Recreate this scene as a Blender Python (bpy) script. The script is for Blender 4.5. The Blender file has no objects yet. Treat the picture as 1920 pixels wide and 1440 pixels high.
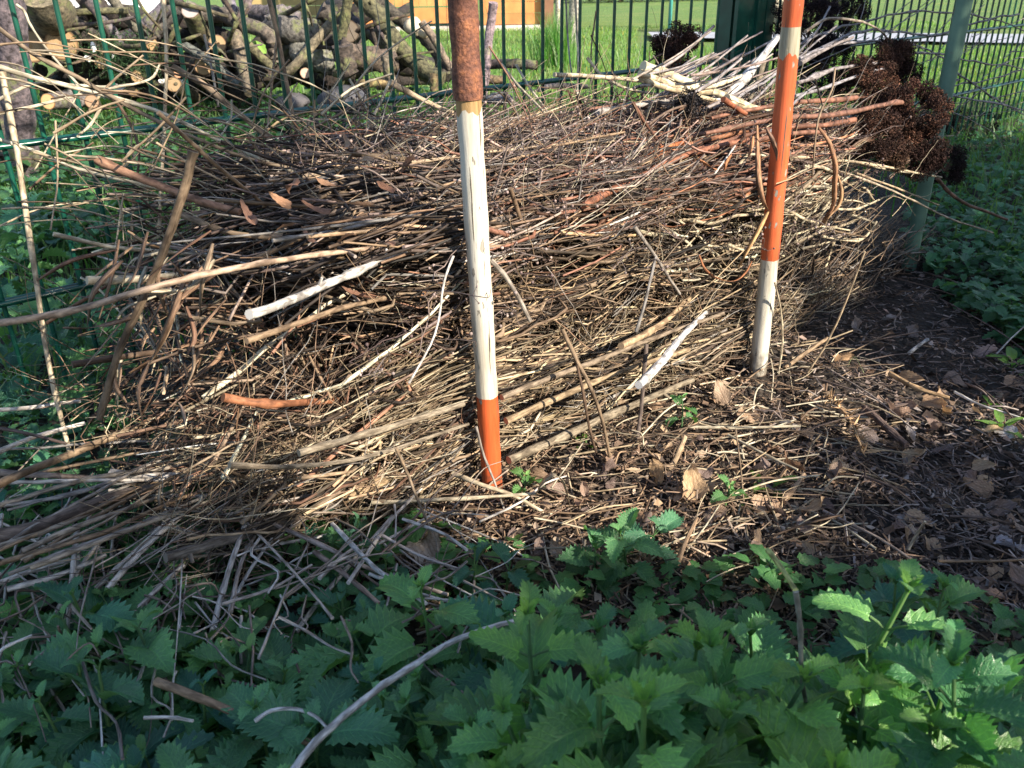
import bpy, math, random
import numpy as np
from mathutils import Vector, Matrix
R = math.radians
rnd = random.Random(7)
nr = np.random.RandomState(11)
sc = bpy.context.scene
col = sc.collection

# ------------------------------------------------------------------ camera, sky, sun, exposure
TH, FPX, ROLL, H = 0.45, 1582.0, -0.0158, 0.60
cam_d = bpy.data.cameras.new('camera'); cam = bpy.data.objects.new('camera', cam_d); col.objects.link(cam)
cam_d.sensor_width = 36; cam_d.lens = 36 * FPX / 1920; cam_d.clip_start = 0.02; cam_d.clip_end = 400
cam.matrix_world = Matrix.Translation((0, 0, H)) @ Matrix.Rotation(math.pi / 2 - TH, 4, 'X') @ Matrix.Rotation(ROLL, 4, 'Z')
cam_d.dof.use_dof = True; cam_d.dof.focus_distance = 1.15; cam_d.dof.aperture_fstop = 18
sc.camera = cam
SUN_E, SUN_A = R(30), R(52)
w = bpy.data.worlds.new('World'); sc.world = w; w.use_nodes = True
nt = w.node_tree; sky = nt.nodes.new('ShaderNodeTexSky'); sky.sky_type = 'NISHITA'; sky.sun_disc = False
S = np.array([math.cos(SUN_E) * math.sin(SUN_A), -math.cos(SUN_E) * math.cos(SUN_A), math.sin(SUN_E)])
sky.sun_elevation = SUN_E; sky.sun_rotation = math.atan2(S[0], S[1])
nt.links.new(sky.outputs[0], nt.nodes['Background'].inputs[0]); nt.nodes['Background'].inputs[1].default_value = 0.115
sun_d = bpy.data.lights.new('sun', 'SUN'); sun = bpy.data.objects.new('sun', sun_d); col.objects.link(sun)
sun_d.energy = 5.0; sun_d.angle = R(0.5); sun_d.color = (1, 0.89, 0.72)
sun.rotation_euler = Vector(S).to_track_quat('Z', 'Y').to_euler()
sc.view_settings.view_transform = 'Standard'; sc.view_settings.look = 'None'
sc.view_settings.exposure = 1.28; sc.view_settings.gamma = 1
sc.cycles.max_bounces = 6; sc.cycles.diffuse_bounces = 2; sc.cycles.transparent_max_bounces = 8
sc.cycles.use_denoising = True

# ------------------------------------------------------------------ measuring helpers
_c, _s = math.cos(ROLL), math.sin(ROLL)
CAM = np.array([0, 0, H])
F0 = np.array([-.607, 1.139]); PHI = .7203
D = np.array([math.cos(PHI), math.sin(PHI)]); N = np.array([-D[1], D[0]])
def ray(px, py):
    a, b = px - 960, py - 720
    u = _c * a + _s * b; v = -_s * a + _c * b
    X, Y = u / FPX, -v / FPX
    return np.array([X, math.cos(TH) + Y * math.sin(TH), Y * math.cos(TH) - math.sin(TH)])
def PZ(px, py, z=0.0):
    d = ray(px, py); return CAM + d * ((z - H) / d[2])
def PN(px, py, n):
    d = ray(px, py); Q = F0 + n * N; return CAM + d * ((Q @ N) / (d[:2] @ N))
def PY(px, py, y):
    d = ray(px, py); return CAM + d * (y / d[1])
def SN(s, n, z): p = F0 + s * D + n * N; return np.array([p[0], p[1], z])
def pj(P):
    x, y, z = P[..., 0], P[..., 1], P[..., 2] - H
    Y = z * math.cos(TH) + y * math.sin(TH); Z = y * math.cos(TH) - z * math.sin(TH)
    u = FPX * x / Z; v = -FPX * Y / Z
    return 960 + _c * u - _s * v, 720 + _s * u + _c * v
EU = np.array([math.cos(SUN_A), math.sin(SUN_A), 0])
EV = np.array([-math.sin(SUN_E) * math.sin(SUN_A), math.sin(SUN_E) * math.cos(SUN_A), math.cos(SUN_E)])

# ------------------------------------------------------------------ mesh building
class MB:
    def __init__(self): self.v = []; self.f = []; self.uv = []; self.c = []; self.m = []; self.n = 0
    def add(self, verts, faces, uvs=None, color=(.5, .5, .5), mat=0):
        verts = np.asarray(verts, float); k = len(verts)
        self.v.append(verts); faces = np.asarray(faces, int)
        self.f.append(faces + self.n)
        self.uv.append(np.zeros((k, 2)) if uvs is None else np.asarray(uvs, float))
        c = np.asarray(color, float)
        self.c.append(np.tile(c, (k, 1)) if c.ndim == 1 else c)
        self.m.append(np.full(len(faces), mat)); self.n += k
    def mesh(self, name, mats, smooth=True):
        V = np.concatenate(self.v); C = np.concatenate(self.c); U = np.concatenate(self.uv)
        me = bpy.data.meshes.new(name)
        loops = []; starts = []; tot = []; p = 0
        for F in self.f:
            if len(F) == 0: continue
            k = F.shape[1]; loops.append(F.ravel()); starts.append(p + np.arange(len(F)) * k); tot.append(np.full(len(F), k)); p += F.size
        L = np.concatenate(loops); ST = np.concatenate(starts)
        me.vertices.add(len(V)); me.vertices.foreach_set('co', V.ravel())
        me.loops.add(len(L)); me.loops.foreach_set('vertex_index', L.astype(np.int32))
        me.polygons.add(len(ST)); me.polygons.foreach_set('loop_start', ST.astype(np.int32))
        me.update(calc_edges=True)
        me.polygons.foreach_set('material_index', np.concatenate(self.m).astype(np.int32))
        me.polygons.foreach_set('use_smooth', np.full(len(ST), smooth))
        a = me.attributes.new('Col', 'FLOAT_COLOR', 'POINT'); a.data.foreach_set('color', np.c_[C, np.ones(len(C))].ravel())
        ul = me.uv_layers.new(name='UVMap'); ul.data.foreach_set('uv', U[L].ravel())
        for m in (mats if isinstance(mats, (list, tuple)) else [mats]): me.materials.append(m)
        me.update(); return me
    def build(self, name, mats, parent=None, smooth=True, loc=None):
        me = self.mesh(name, mats, smooth)
        if loc is not None:
            me.transform(Matrix.Translation(Vector(-np.asarray(loc))))
        o = bpy.data.objects.new(name, me); col.objects.link(o)
        if loc is not None and parent is None: o.location = loc
        if parent: o.parent = parent
        return o
def spline(pts, k=4):
    """smooth resample of a polyline"""
    P = np.asarray(pts, float)
    if len(P) < 3:
        t = np.linspace(0, 1, k + 1)[:, None]; return P[0] * (1 - t) + P[-1] * t
    Q = np.vstack([2 * P[0] - P[1], P, 2 * P[-1] - P[-2]]); out = []
    for i in range(1, len(Q) - 2):
        for j in range(k):
            t = j / k; a, b, c, d = Q[i - 1], Q[i], Q[i + 1], Q[i + 2]
            out.append(.5 * ((2 * b) + (c - a) * t + (2 * a - 5 * b + 4 * c - d) * t * t + (3 * b - a - 3 * c + d) * t ** 3))
    out.append(P[-1]); return np.array(out)
def tube(mb, pts, rad, sides=6, color=(.5, .5, .5), caps=True, flat=1.0, capmat=None, mat=0, rough=0.0):
    P = np.asarray(pts, float); k = len(P)
    r = np.full(k, rad, float) if np.isscalar(rad) else np.asarray(rad, float)
    T = np.gradient(P, axis=0); T /= np.linalg.norm(T, axis=1)[:, None] + 1e-12
    ref = np.array([0, 0, 1.]) if abs(T[:, 2]).mean() < .8 else np.array([1., 0.2, 0])
    A = np.cross(T, ref); A /= np.linalg.norm(A, axis=1)[:, None] + 1e-12
    B = np.cross(A, T)
    a = np.linspace(0, 2 * math.pi, sides, endpoint=False)
    rr = r[:, None] * (1 + (nr.uniform(-rough, rough, (k, sides)) if rough else 0))
    V = P[:, None, :] + rr[..., None] * (np.cos(a)[None, :, None] * A[:, None, :] + flat * np.sin(a)[None, :, None] * B[:, None, :])
    L = np.r_[0, np.cumsum(np.linalg.norm(np.diff(P, axis=0), axis=1))]
    off = nr.uniform(0, 40)
    UV = np.stack([np.broadcast_to(np.abs(np.linspace(-1, 1, sides))[None], (k, sides)) * .5, np.broadcast_to(L[:, None] + off, (k, sides))], -1)
    i = np.arange(k - 1)[:, None] * sides; j = np.arange(sides)[None]; j2 = (j + 1) % sides
    F = np.stack([i + j, i + j2, i + sides + j2, i + sides + j], -1).reshape(-1, 4)
    C = np.asarray(color, float)
    if C.ndim == 2: C = np.repeat(C, sides, axis=0)
    mb.add(V.reshape(-1, 3), F, UV.reshape(-1, 2), C, mat)
    if caps:
        for e, idx in ((0, np.arange(sides)[::-1]), (k - 1, np.arange(sides))):
            ring = V[e][idx]; cc = (C[0] if C.ndim == 2 else C)
            ca = np.linspace(0, 2 * math.pi, sides, endpoint=False)
            uv = np.stack([np.cos(ca), np.sin(ca)], 1)
            if capmat is not None:
                mb.add(np.vstack([ring, P[e]]), [[q, (q + 1) % sides, sides] for q in range(sides)], np.vstack([uv, [0, 0]]), cc, capmat)
            else:
                mb.add(np.vstack([ring, P[e]]), [[q, (q + 1) % sides, sides] for q in range(sides)], None, np.minimum(cc * 1.25, 1), mat)
def box(mb, c, s, rz=0, color=(.5, .5, .5), mat=0, tilt=None):
    x, y, z = np.array(s) / 2
    V = np.array([[a, b, d] for a in (-x, x) for b in (-y, y) for d in (-z, z)])
    if rz: ca, sa = math.cos(rz), math.sin(rz); V = np.c_[V[:, 0] * ca - V[:, 1] * sa, V[:, 0] * sa + V[:, 1] * ca, V[:, 2]]
    V = V + np.asarray(c)
    F = [[0, 1, 3, 2], [4, 6, 7, 5], [0, 4, 5, 1], [2, 3, 7, 6], [0, 2, 6, 4], [1, 5, 7, 3]]
    for f in F: mb.add(V[f], [[0, 1, 2, 3]], [[0, 0], [0, 1], [1, 1], [1, 0]], color, mat)
def empty(name, loc, rz=0):
    o = bpy.data.objects.new(name, None); col.objects.link(o); o.location = Vector(np.asarray(loc, float)); o.rotation_euler = (0, 0, rz); o.empty_display_size = .02; return o
def tag(o, label, cat, group=None, kind=None):
    if label: o['label'] = label
    if cat: o['category'] = cat
    if group: o['group'] = group
    if kind: o['kind'] = kind
    return o

# ------------------------------------------------------------------ materials
def nodes(name):
    m = bpy.data.materials.new(name); m.use_nodes = True
    return m, m.node_tree, m.node_tree.nodes['Principled BSDF']
def N_(t, typ, **kw):
    n = t.nodes.new('ShaderNode' + typ)
    for k, v in kw.items():
        if k in n.inputs: n.inputs[k].default_value = v
        else: setattr(n, k, v)
    return n
def ramp(t, fac, stops):
    r = t.nodes.new('ShaderNodeValToRGB'); e = r.color_ramp.elements
    while len(e) < len(stops): e.new(.5)
    for i, (p, c) in enumerate(stops): e[i].position = p; e[i].color = (*c, 1) if len(c) == 3 else c
    t.links.new(fac, r.inputs[0]); return r.outputs[0]
def mixc(t, fac, a, b, mode='MIX'):
    m = t.nodes.new('ShaderNodeMix'); m.data_type = 'RGBA'; m.blend_type = mode
    for val, inp in ((fac, m.inputs[0]), (a, m.inputs[6]), (b, m.inputs[7])):
        if hasattr(val, 'links') or isinstance(val, bpy.types.NodeSocket): t.links.new(val, inp)
        else: inp.default_value = val if not isinstance(val, tuple) else (*val, 1)
    return m.outputs[2]
def bump(t, b, h, strength=.4, dist=.001):
    n = N_(t, 'Bump', Strength=strength, Distance=dist); t.links.new(h, n.inputs['Height']); t.links.new(n.outputs[0], b.inputs['Normal'])
def uvscaled(t, sx, sy, attr='UV'):
    tc = N_(t, 'TexCoord'); mp = N_(t, 'Mapping'); mp.inputs['Scale'].default_value = (sx, sy, 1)
    t.links.new(tc.outputs[attr], mp.inputs[0]); return mp.outputs[0]

def stalk_mat(name, sx, sy, contrast, rough=.7, bumpd=.0006, spots=False):
    m, t, b = nodes(name)
    at = N_(t, 'Attribute', attribute_name='Col')
    no = N_(t, 'TexNoise', Scale=1.0, Detail=5.0, Roughness=.65); t.links.new(uvscaled(t, sx, sy), no.inputs['Vector'])
    lo = tuple([1 - contrast] * 3); hi = tuple([1 + contrast * .55] * 3)
    r = ramp(t, no.outputs[0], [(.3, lo), (.7, hi)])
    c = mixc(t, 1.0, at.outputs[0], r, 'MULTIPLY')
    n2 = N_(t, 'TexNoise', Scale=1.0, Detail=2.0); t.links.new(uvscaled(t, 3, 48), n2.inputs['Vector'])
    r2 = ramp(t, n2.outputs[0], [(.40, (.30, .27, .25)), (.54, (1, 1, 1))])
    c = mixc(t, .75, c, mixc(t, 1.0, c, r2, 'MULTIPLY'))
    t.links.new(c, b.inputs['Base Color']); b.inputs['Roughness'].default_value = rough
    b.inputs['Specular IOR Level'].default_value = .35
    bump(t, b, no.outputs[0], .6, bumpd)
    return m
M = {}
M['stalk'] = stalk_mat('dry_stalk', 6, 90, .5, .68, .0012)
M['bark'] = stalk_mat('weathered_bark', 14, 70, .62, .88, .0024)
M['cut'], t, b = nodes('fresh_cut_wood')
at = N_(t, 'Attribute', attribute_name='Col'); tc = N_(t, 'TexCoord'); ln = N_(t, 'VectorMath', operation='LENGTH'); t.links.new(tc.outputs['UV'], ln.inputs[0])
no = N_(t, 'TexNoise', Scale=3.0, Detail=4.0); t.links.new(tc.outputs['UV'], no.inputs['Vector'])
ad = N_(t, 'Math', operation='MULTIPLY_ADD'); t.links.new(no.outputs[0], ad.inputs[0]); ad.inputs[1].default_value = .25; t.links.new(ln.outputs['Value'], ad.inputs[2])
sn = N_(t, 'Math', operation='SINE'); ml = N_(t, 'Math', operation='MULTIPLY'); ml.inputs[1].default_value = 48; t.links.new(ad.outputs[0], ml.inputs[0]); t.links.new(ml.outputs[0], sn.inputs[0])
r = ramp(t, sn.outputs[0], [(.0, (.86, .82, .76)), (1, (1, 1, 1))])
r2 = ramp(t, ln.outputs['Value'], [(.0, (.75, .6, .45)), (.25, (1, 1, 1)), (.86, (1, .96, .9)), (.97, (.35, .25, .17))])
c = mixc(t, 1.0, mixc(t, 1.0, at.outputs[0], r, 'MULTIPLY'), r2, 'MULTIPLY'); t.links.new(c, b.inputs['Base Color']); b.inputs['Roughness'].default_value = .8

def logbark_mat():
    m, t, b = nodes('log_bark')
    at = N_(t, 'Attribute', attribute_name='Col'); tc = N_(t, 'TexCoord')
    n1 = N_(t, 'TexNoise', Scale=9.0, Detail=6.0, Roughness=.7); t.links.new(tc.outputs['Object'], n1.inputs['Vector'])
    n2 = N_(t, 'TexNoise', Scale=55.0, Detail=5.0, Roughness=.7); t.links.new(tc.outputs['Object'], n2.inputs['Vector'])
    c = mixc(t, 1.0, at.outputs[0], ramp(t, n2.outputs[0], [(.36, (.22, .20, .19)), (.5, (.8, .8, .8)), (.66, (1.6, 1.5, 1.4))]), 'MULTIPLY')
    moss = ramp(t, n1.outputs[0], [(.56, (0, 0, 0)), (.68, (1, 1, 1))])
    c = mixc(t, moss, c, (.17, .19, .07)); t.links.new(c, b.inputs['Base Color']); b.inputs['Roughness'].default_value = .9
    bump(t, b, n2.outputs[0], .8, .006); return m
M['log'] = logbark_mat()

def green_leaf(name, c1, c2, trans=.30, rough=.34, bumps=True):
    m, t, b = nodes(name)
    tc = N_(t, 'TexCoord'); sx = N_(t, 'SeparateXYZ'); t.links.new(tc.outputs['UV'], sx.inputs[0])
    at = N_(t, 'Attribute', attribute_name='Col')
    no = N_(t, 'TexNoise', Scale=9.0, Detail=4.0); t.links.new(tc.outputs['UV'], no.inputs['Vector'])
    oi = N_(t, 'ObjectInfo')
    base = mixc(t, oi.outputs['Random'], c1, c2)
    base = mixc(t, 1.0, base, at.outputs[0], 'MULTIPLY')
    base = mixc(t, 1.0, base, ramp(t, no.outputs[0], [(.3, (.75, .82, .85)), (.7, (1.2, 1.12, 1.05))]), 'MULTIPLY')
    # veins: v - |u| * slope repeating, plus the midrib
    ab = N_(t, 'Math', operation='ABSOLUTE'); t.links.new(sx.outputs[0], ab.inputs[0])
    ms = N_(t, 'Math', operation='MULTIPLY_ADD'); t.links.new(ab.outputs[0], ms.inputs[0]); ms.inputs[1].default_value = -.16; t.links.new(sx.outputs[1], ms.inputs[2])
    mu = N_(t, 'Math', operation='MULTIPLY'); mu.inputs[1].default_value = 10.0; t.links.new(ms.outputs[0], mu.inputs[0])
    fr = N_(t, 'Math', operation='PINGPONG'); fr.inputs[1].default_value = .5; t.links.new(mu.outputs[0], fr.inputs[0])
    vein = ramp(t, fr.outputs[0], [(.03, (1, 1, 1)), (.1, (0, 0, 0))])
    mid = ramp(t, ab.outputs[0], [(.03, (1, 1, 1)), (.07, (0, 0, 0))])
    vv = N_(t, 'Math', operation='MAXIMUM'); t.links.new(vein, vv.inputs[0]); t.links.new(mid, vv.inputs[1])
    fac = N_(t, 'Math', operation='MULTIPLY'); t.links.new(vv.outputs[0], fac.inputs[0]); fac.inputs[1].default_value = .55
    base = mixc(t, fac.outputs[0], base, mixc(t, 1.0, base, (2.0, 1.75, 1.5), 'MULTIPLY'))
    # paler matt underside
    ge = N_(t, 'NewGeometry')
    base = mixc(t, ge.outputs['Backfacing'], base, mixc(t, .6, base, (.13, .20, .10)))
    t.links.new(base, b.inputs['Base Color']); b.inputs['Roughness'].default_value = rough
    b.inputs['Specular IOR Level'].default_value = .58
    if bumps:
        vo = N_(t, 'TexVoronoi', Scale=26.0); t.links.new(tc.outputs['UV'], vo.inputs['Vector'])
        sm = N_(t, 'Math', operation='SUBTRACT'); t.links.new(vo.outputs['Distance'], sm.inputs[0]); t.links.new(vv.outputs[0], sm.inputs[1])
        bump(t, b, sm.outputs[0], .6, .0010)
    tr = N_(t, 'BsdfTranslucent'); tc2 = mixc(t, 1.0, base, (1.5, 1.9, .7), 'MULTIPLY'); t.links.new(tc2, tr.inputs[0])
    mx = N_(t, 'MixShader'); mx.inputs[0].default_value = trans
    out = t.nodes['Material Output']; t.links.new(b.outputs[0], mx.inputs[1]); t.links.new(tr.outputs[0], mx.inputs[2]); t.links.new(mx.outputs[0], out.inputs[0])
    return m
M['nettle'] = green_leaf('nettle_leaf', (.045, .165, .11), (.12, .29, .085))
M['fresh'] = green_leaf('young_leaf', (.12, .26, .045), (.16, .32, .06), .4)
M['shrub'] = green_leaf('hedge_leaf', (.03, .06, .02), (.045, .08, .025), .08, bumps=False)
M['grass'] = green_leaf('grass_blade', (.12, .24, .05), (.14, .26, .06), .35, .5, bumps=False)

def dry_leaf_mat():
    m, t, b = nodes('dead_leaf')
    tc = N_(t, 'TexCoord'); sx = N_(t, 'SeparateXYZ'); t.links.new(tc.outputs['UV'], sx.inputs[0]); at = N_(t, 'Attribute', attribute_name='Col')
    no = N_(t, 'TexNoise', Scale=6.0, Detail=5.0); t.links.new(tc.outputs['UV'], no.inputs['Vector'])
    base = mixc(t, 1.0, at.outputs[0], ramp(t, no.outputs[0], [(.3, (.55, .5, .45)), (.65, (1.15, 1.12, 1.1))]), 'MULTIPLY')
    ab = N_(t, 'Math', operation='ABSOLUTE'); t.links.new(sx.outputs[0], ab.inputs[0])
    ms = N_(t, 'Math', operation='MULTIPLY_ADD'); t.links.new(ab.outputs[0], ms.inputs[0]); ms.inputs[1].default_value = -.25; t.links.new(sx.outputs[1], ms.inputs[2])
    mu = N_(t, 'Math', operation='MULTIPLY'); mu.inputs[1].default_value = 9.0; t.links.new(ms.outputs[0], mu.inputs[0])
    fr = N_(t, 'Math', operation='PINGPONG'); fr.inputs[1].default_value = .5; t.links.new(mu.outputs[0], fr.inputs[0])
    vein = ramp(t, fr.outputs[0], [(.02, (1, 1, 1)), (.09, (0, 0, 0))]); mid = ramp(t, ab.outputs[0], [(.02, (1, 1, 1)), (.07, (0, 0, 0))])
    vv = N_(t, 'Math', operation='MAXIMUM'); t.links.new(vein, vv.inputs[0]); t.links.new(mid, vv.inputs[1])
    fac = N_(t, 'Math', operation='MULTIPLY'); t.links.new(vv.outputs[0], fac.inputs[0]); fac.inputs[1].default_value = .5
    base = mixc(t, fac.outputs[0], base, mixc(t, 1.0, base, (.6, .5, .42), 'MULTIPLY'))
    t.links.new(base, b.inputs['Base Color']); b.inputs['Roughness'].default_value = .6
    ad = N_(t, 'Math', operation='SUBTRACT'); t.links.new(no.outputs[0], ad.inputs[0]); t.links.new(vv.outputs[0], ad.inputs[1]); bump(t, b, ad.outputs[0], .5, .0015)
    tr = N_(t, 'BsdfTranslucent'); t.links.new(base, tr.inputs[0]); mx = N_(t, 'MixShader'); mx.inputs[0].default_value = .2
    out = t.nodes['Material Output']; t.links.new(b.outputs[0], mx.inputs[1]); t.links.new(tr.outputs[0], mx.inputs[2]); t.links.new(mx.outputs[0], out.inputs[0])
    return m
M['dryleaf'] = dry_leaf_mat()
def attr_mat(name, rough=.8, spec=.3, nscale=60, con=.3):
    m, t, b = nodes(name); at = N_(t, 'Attribute', attribute_name='Col'); tc = N_(t, 'TexCoord')
    no = N_(t, 'TexNoise', Scale=nscale, Detail=5.0); t.links.new(tc.outputs['Object'], no.inputs['Vector'])
    c = mixc(t, 1.0, at.outputs[0], ramp(t, no.outputs[0], [(.3, (1 - con,) * 3), (.7, (1 + con,) * 3)]), 'MULTIPLY')
    t.links.new(c, b.inputs['Base Color']); b.inputs['Roughness'].default_value = rough; b.inputs['Specular IOR Level'].default_value = spec
    return m
M['litter'] = attr_mat('plant_litter', .75, .3, 120, .35)
M['seed'] = attr_mat('dried_seed_head', .8, .25, 150, .3)
M['wood'] = attr_mat('hut_timber', .65, .3, 9, .18)
M['plastic'] = attr_mat('black_plastic', .35, .5, 8, .15)
M['stone'] = attr_mat('pale_stone', .9, .3, 12, .3)
M['wire'] = attr_mat('coated_wire', .35, .6, 30, .15)
M['white'] = attr_mat('white_sheet', .6, .4, 5, .04)

def soil_mat():
    m, t, b = nodes('dark_soil'); tc = N_(t, 'TexCoord')
    n1 = N_(t, 'TexNoise', Scale=14.0, Detail=9.0, Roughness=.7); n2 = N_(t, 'TexVoronoi', Scale=90.0)
    for n in (n1, n2): t.links.new(tc.outputs['Object'], n.inputs['Vector'])
    c = mixc(t, .6, ramp(t, n1.outputs[0], [(.3, (.018, .013, .010)), (.7, (.075, .055, .040))]), ramp(t, n2.outputs['Distance'], [(0, (.09, .07, .055)), (.6, (.015, .011, .009))]))
    t.links.new(c, b.inputs['Base Color']); b.inputs['Roughness'].default_value = .95
    ad = N_(t, 'Math', operation='SUBTRACT'); t.links.new(n1.outputs[0], ad.inputs[0]); t.links.new(n2.outputs['Distance'], ad.inputs[1]); bump(t, b, ad.outputs[0], 1, .012); return m
M['soil'] = soil_mat()
def lawn_mat():
    m, t, b = nodes('lawn_turf'); tc = N_(t, 'TexCoord')
    n1 = N_(t, 'TexNoise', Scale=1.3, Detail=6.0, Roughness=.7); n2 = N_(t, 'TexNoise', Scale=60.0, Detail=4.0, Roughness=.8)
    for n in (n1, n2): t.links.new(tc.outputs['Object'], n.inputs['Vector'])
    c = mixc(t, 1.0, ramp(t, n1.outputs[0], [(.3, (.10, .21, .035)), (.5, (.14, .25, .05)), (.72, (.25, .29, .08))]), ramp(t, n2.outputs[0], [(.25, (.45, .5, .4)), (.7, (1.25, 1.2, 1.2))]), 'MULTIPLY')
    t.links.new(c, b.inputs['Base Color']); b.inputs['Roughness'].default_value = .9; bump(t, b, n2.outputs[0], 1, .03); return m
M['lawn'] = lawn_mat()
def path_mat():
    m, t, b = nodes('pale_paving'); tc = N_(t, 'TexCoord'); n = N_(t, 'TexNoise', Scale=12.0, Detail=5.0); t.links.new(tc.outputs['Object'], n.inputs['Vector'])
    t.links.new(ramp(t, n.outputs[0], [(.3, (.22, .24, .29)), (.5, (.32, .34, .39)), (.7, (.40, .41, .45))]), b.inputs['Base Color']); b.inputs['Roughness'].default_value = .85; return m
M['path'] = path_mat()

def pole_mat(name, bands, bare=None):
    """bands: [(z_top, colour)...] from the foot up, in metres along the pole"""
    m, t, b = nodes(name); tc = N_(t, 'TexCoord'); sx = N_(t, 'SeparateXYZ'); t.links.new(tc.outputs['Object'], sx.inputs[0])
    def noise(sxy, sz, sc_=1, det=4):
        mp = N_(t, 'Mapping'); mp.inputs['Scale'].default_value = (sxy, sxy, sz); t.links.new(tc.outputs['Object'], mp.inputs[0])
        n = N_(t, 'TexNoise', Scale=sc_, Detail=det); t.links.new(mp.outputs[0], n.inputs['Vector']); return n.outputs[0]
    wob = noise(90, 30)
    zz = N_(t, 'Math', operation='MULTIPLY_ADD'); t.links.new(wob, zz.inputs[0]); zz.inputs[1].default_value = .0045; t.links.new(sx.outputs[2], zz.inputs[2])
    c = None
    for i, (z0, cc) in enumerate(bands):
        if c is None: c = cc; continue
        g = N_(t, 'Math', operation='GREATER_THAN'); t.links.new(zz.outputs[0], g.inputs[0]); g.inputs[1].default_value = bands[i - 1][0] + .001
        c = mixc(t, g.outputs[0], c, cc)
    grime = noise(70, 8, 1, 6)
    c = mixc(t, 1.0, c, ramp(t, grime, [(.3, (.50, .46, .41)), (.45, (.86, .84, .80)), (.6, (1, 1, 1))]), 'MULTIPLY')
    fine = noise(500, 30, 1, 3)
    c = mixc(t, 1.0, c, ramp(t, fine, [(.3, (.86, .86, .86)), (.6, (1, 1, 1))]), 'MULTIPLY')
    # chips down to the grey wood and thin long cracks
    chip = ramp(t, noise(120, 38, 1, 3), [(.675, (0, 0, 0)), (.69, (1, 1, 1))])
    rim = ramp(t, noise(120, 38, 1, 3), [(.655, (0, 0, 0)), (.68, (1, 1, 1))])
    crack = ramp(t, noise(330, 7, 1, 4), [(.645, (0, 0, 0)), (.665, (1, 1, 1))])
    c = mixc(t, rim, c, (.12, .10, .08)); c = mixc(t, chip, c, (.30, .28, .24)); c = mixc(t, crack, c, (.09, .075, .06))
    md = N_(t, 'Math', operation='MULTIPLY_ADD'); t.links.new(noise(60, 40, 1, 5), md.inputs[0]); md.inputs[1].default_value = .16; t.links.new(sx.outputs[2], md.inputs[2])
    c = mixc(t, ramp(t, md.outputs[0], [(.085, (.8, .8, .8)), (.125, (0, 0, 0))]), c, (.07, .05, .035))
    if bare:
        z0, z1, amp, colr = bare
        ragg = noise(75, 22, 1, 2)
        a = N_(t, 'Math', operation='MULTIPLY_ADD'); t.links.new(ragg, a.inputs[0]); a.inputs[1].default_value = amp; t.links.new(sx.outputs[2], a.inputs[2])
        g1 = N_(t, 'Math', operation='GREATER_THAN'); t.links.new(a.outputs[0], g1.inputs[0]); g1.inputs[1].default_value = z0 + amp * .5
        g2 = N_(t, 'Math', operation='LESS_THAN'); t.links.new(sx.outputs[2], g2.inputs[0]); g2.inputs[1].default_value = z1
        gg = N_(t, 'Math', operation='MULTIPLY'); t.links.new(g1.outputs[0], gg.inputs[0]); t.links.new(g2.outputs[0], gg.inputs[1])
        wc = mixc(t, 1.0, colr, ramp(t, noise(260, 14, 1, 4), [(.3, (.6, .58, .55)), (.65, (1.1, 1.1, 1.1))]), 'MULTIPLY')
        c = mixc(t, gg.outputs[0], c, wc)
    t.links.new(c, b.inputs['Base Color']); b.inputs['Roughness'].default_value = .42; b.inputs['Specular IOR Level'].default_value = .45
    hh = N_(t, 'Math', operation='MULTIPLY_ADD'); t.links.new(chip, hh.inputs[0]); hh.inputs[1].default_value = -1.0; t.links.new(fine, hh.inputs[2])
    bump(t, b, hh.outputs[0], .5, .0006); return m
def rust_mat():
    m, t, b = nodes('rusty_steel'); tc = N_(t, 'TexCoord')
    n1 = N_(t, 'TexNoise', Scale=60.0, Detail=8.0, Roughness=.75); n2 = N_(t, 'TexNoise', Scale=320.0, Detail=4.0)
    for n in (n1, n2): t.links.new(tc.outputs['Object'], n.inputs['Vector'])
    c = ramp(t, n1.outputs[0], [(.3, (.07, .032, .025)), (.48, (.17, .075, .05)), (.58, (.27, .115, .06)), (.7, (.50, .22, .10))])
    c = mixc(t, 1.0, c, ramp(t, n2.outputs[0], [(.3, (.6, .55, .55)), (.65, (1.15, 1.1, 1.1))]), 'MULTIPLY')
    t.links.new(c, b.inputs['Base Color']); b.inputs['Roughness'].default_value = .82; b.inputs['Metallic'].default_value = .15
    ad = N_(t, 'Math', operation='ADD'); t.links.new(n1.outputs[0], ad.inputs[0]); t.links.new(n2.outputs[0], ad.inputs[1]); bump(t, b, ad.outputs[0], 1, .0016); return m
M['rust'] = rust_mat()
def flaky_green():
    m, t, b = nodes('chipped_green_paint'); tc = N_(t, 'TexCoord')
    n1 = N_(t, 'TexNoise', Scale=14.0, Detail=7.0, Roughness=.65); n2 = N_(t, 'TexNoise', Scale=38.0, Detail=6.0, Roughness=.6)
    for n in (n1, n2): t.links.new(tc.outputs['Object'], n.inputs['Vector'])
    c = ramp(t, n1.outputs[0], [(.3, (.085, .17, .13)), (.7, (.15, .27, .20))])
    c = mixc(t, ramp(t, n2.outputs[0], [(.66, (0, 0, 0)), (.70, (1, 1, 1))]), c, (.16, .08, .05))
    t.links.new(c, b.inputs['Base Color']); b.inputs['Roughness'].default_value = .6; bump(t, b, n2.outputs[0], .5, .001); return m
M['greenpost'] = flaky_green()
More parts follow.
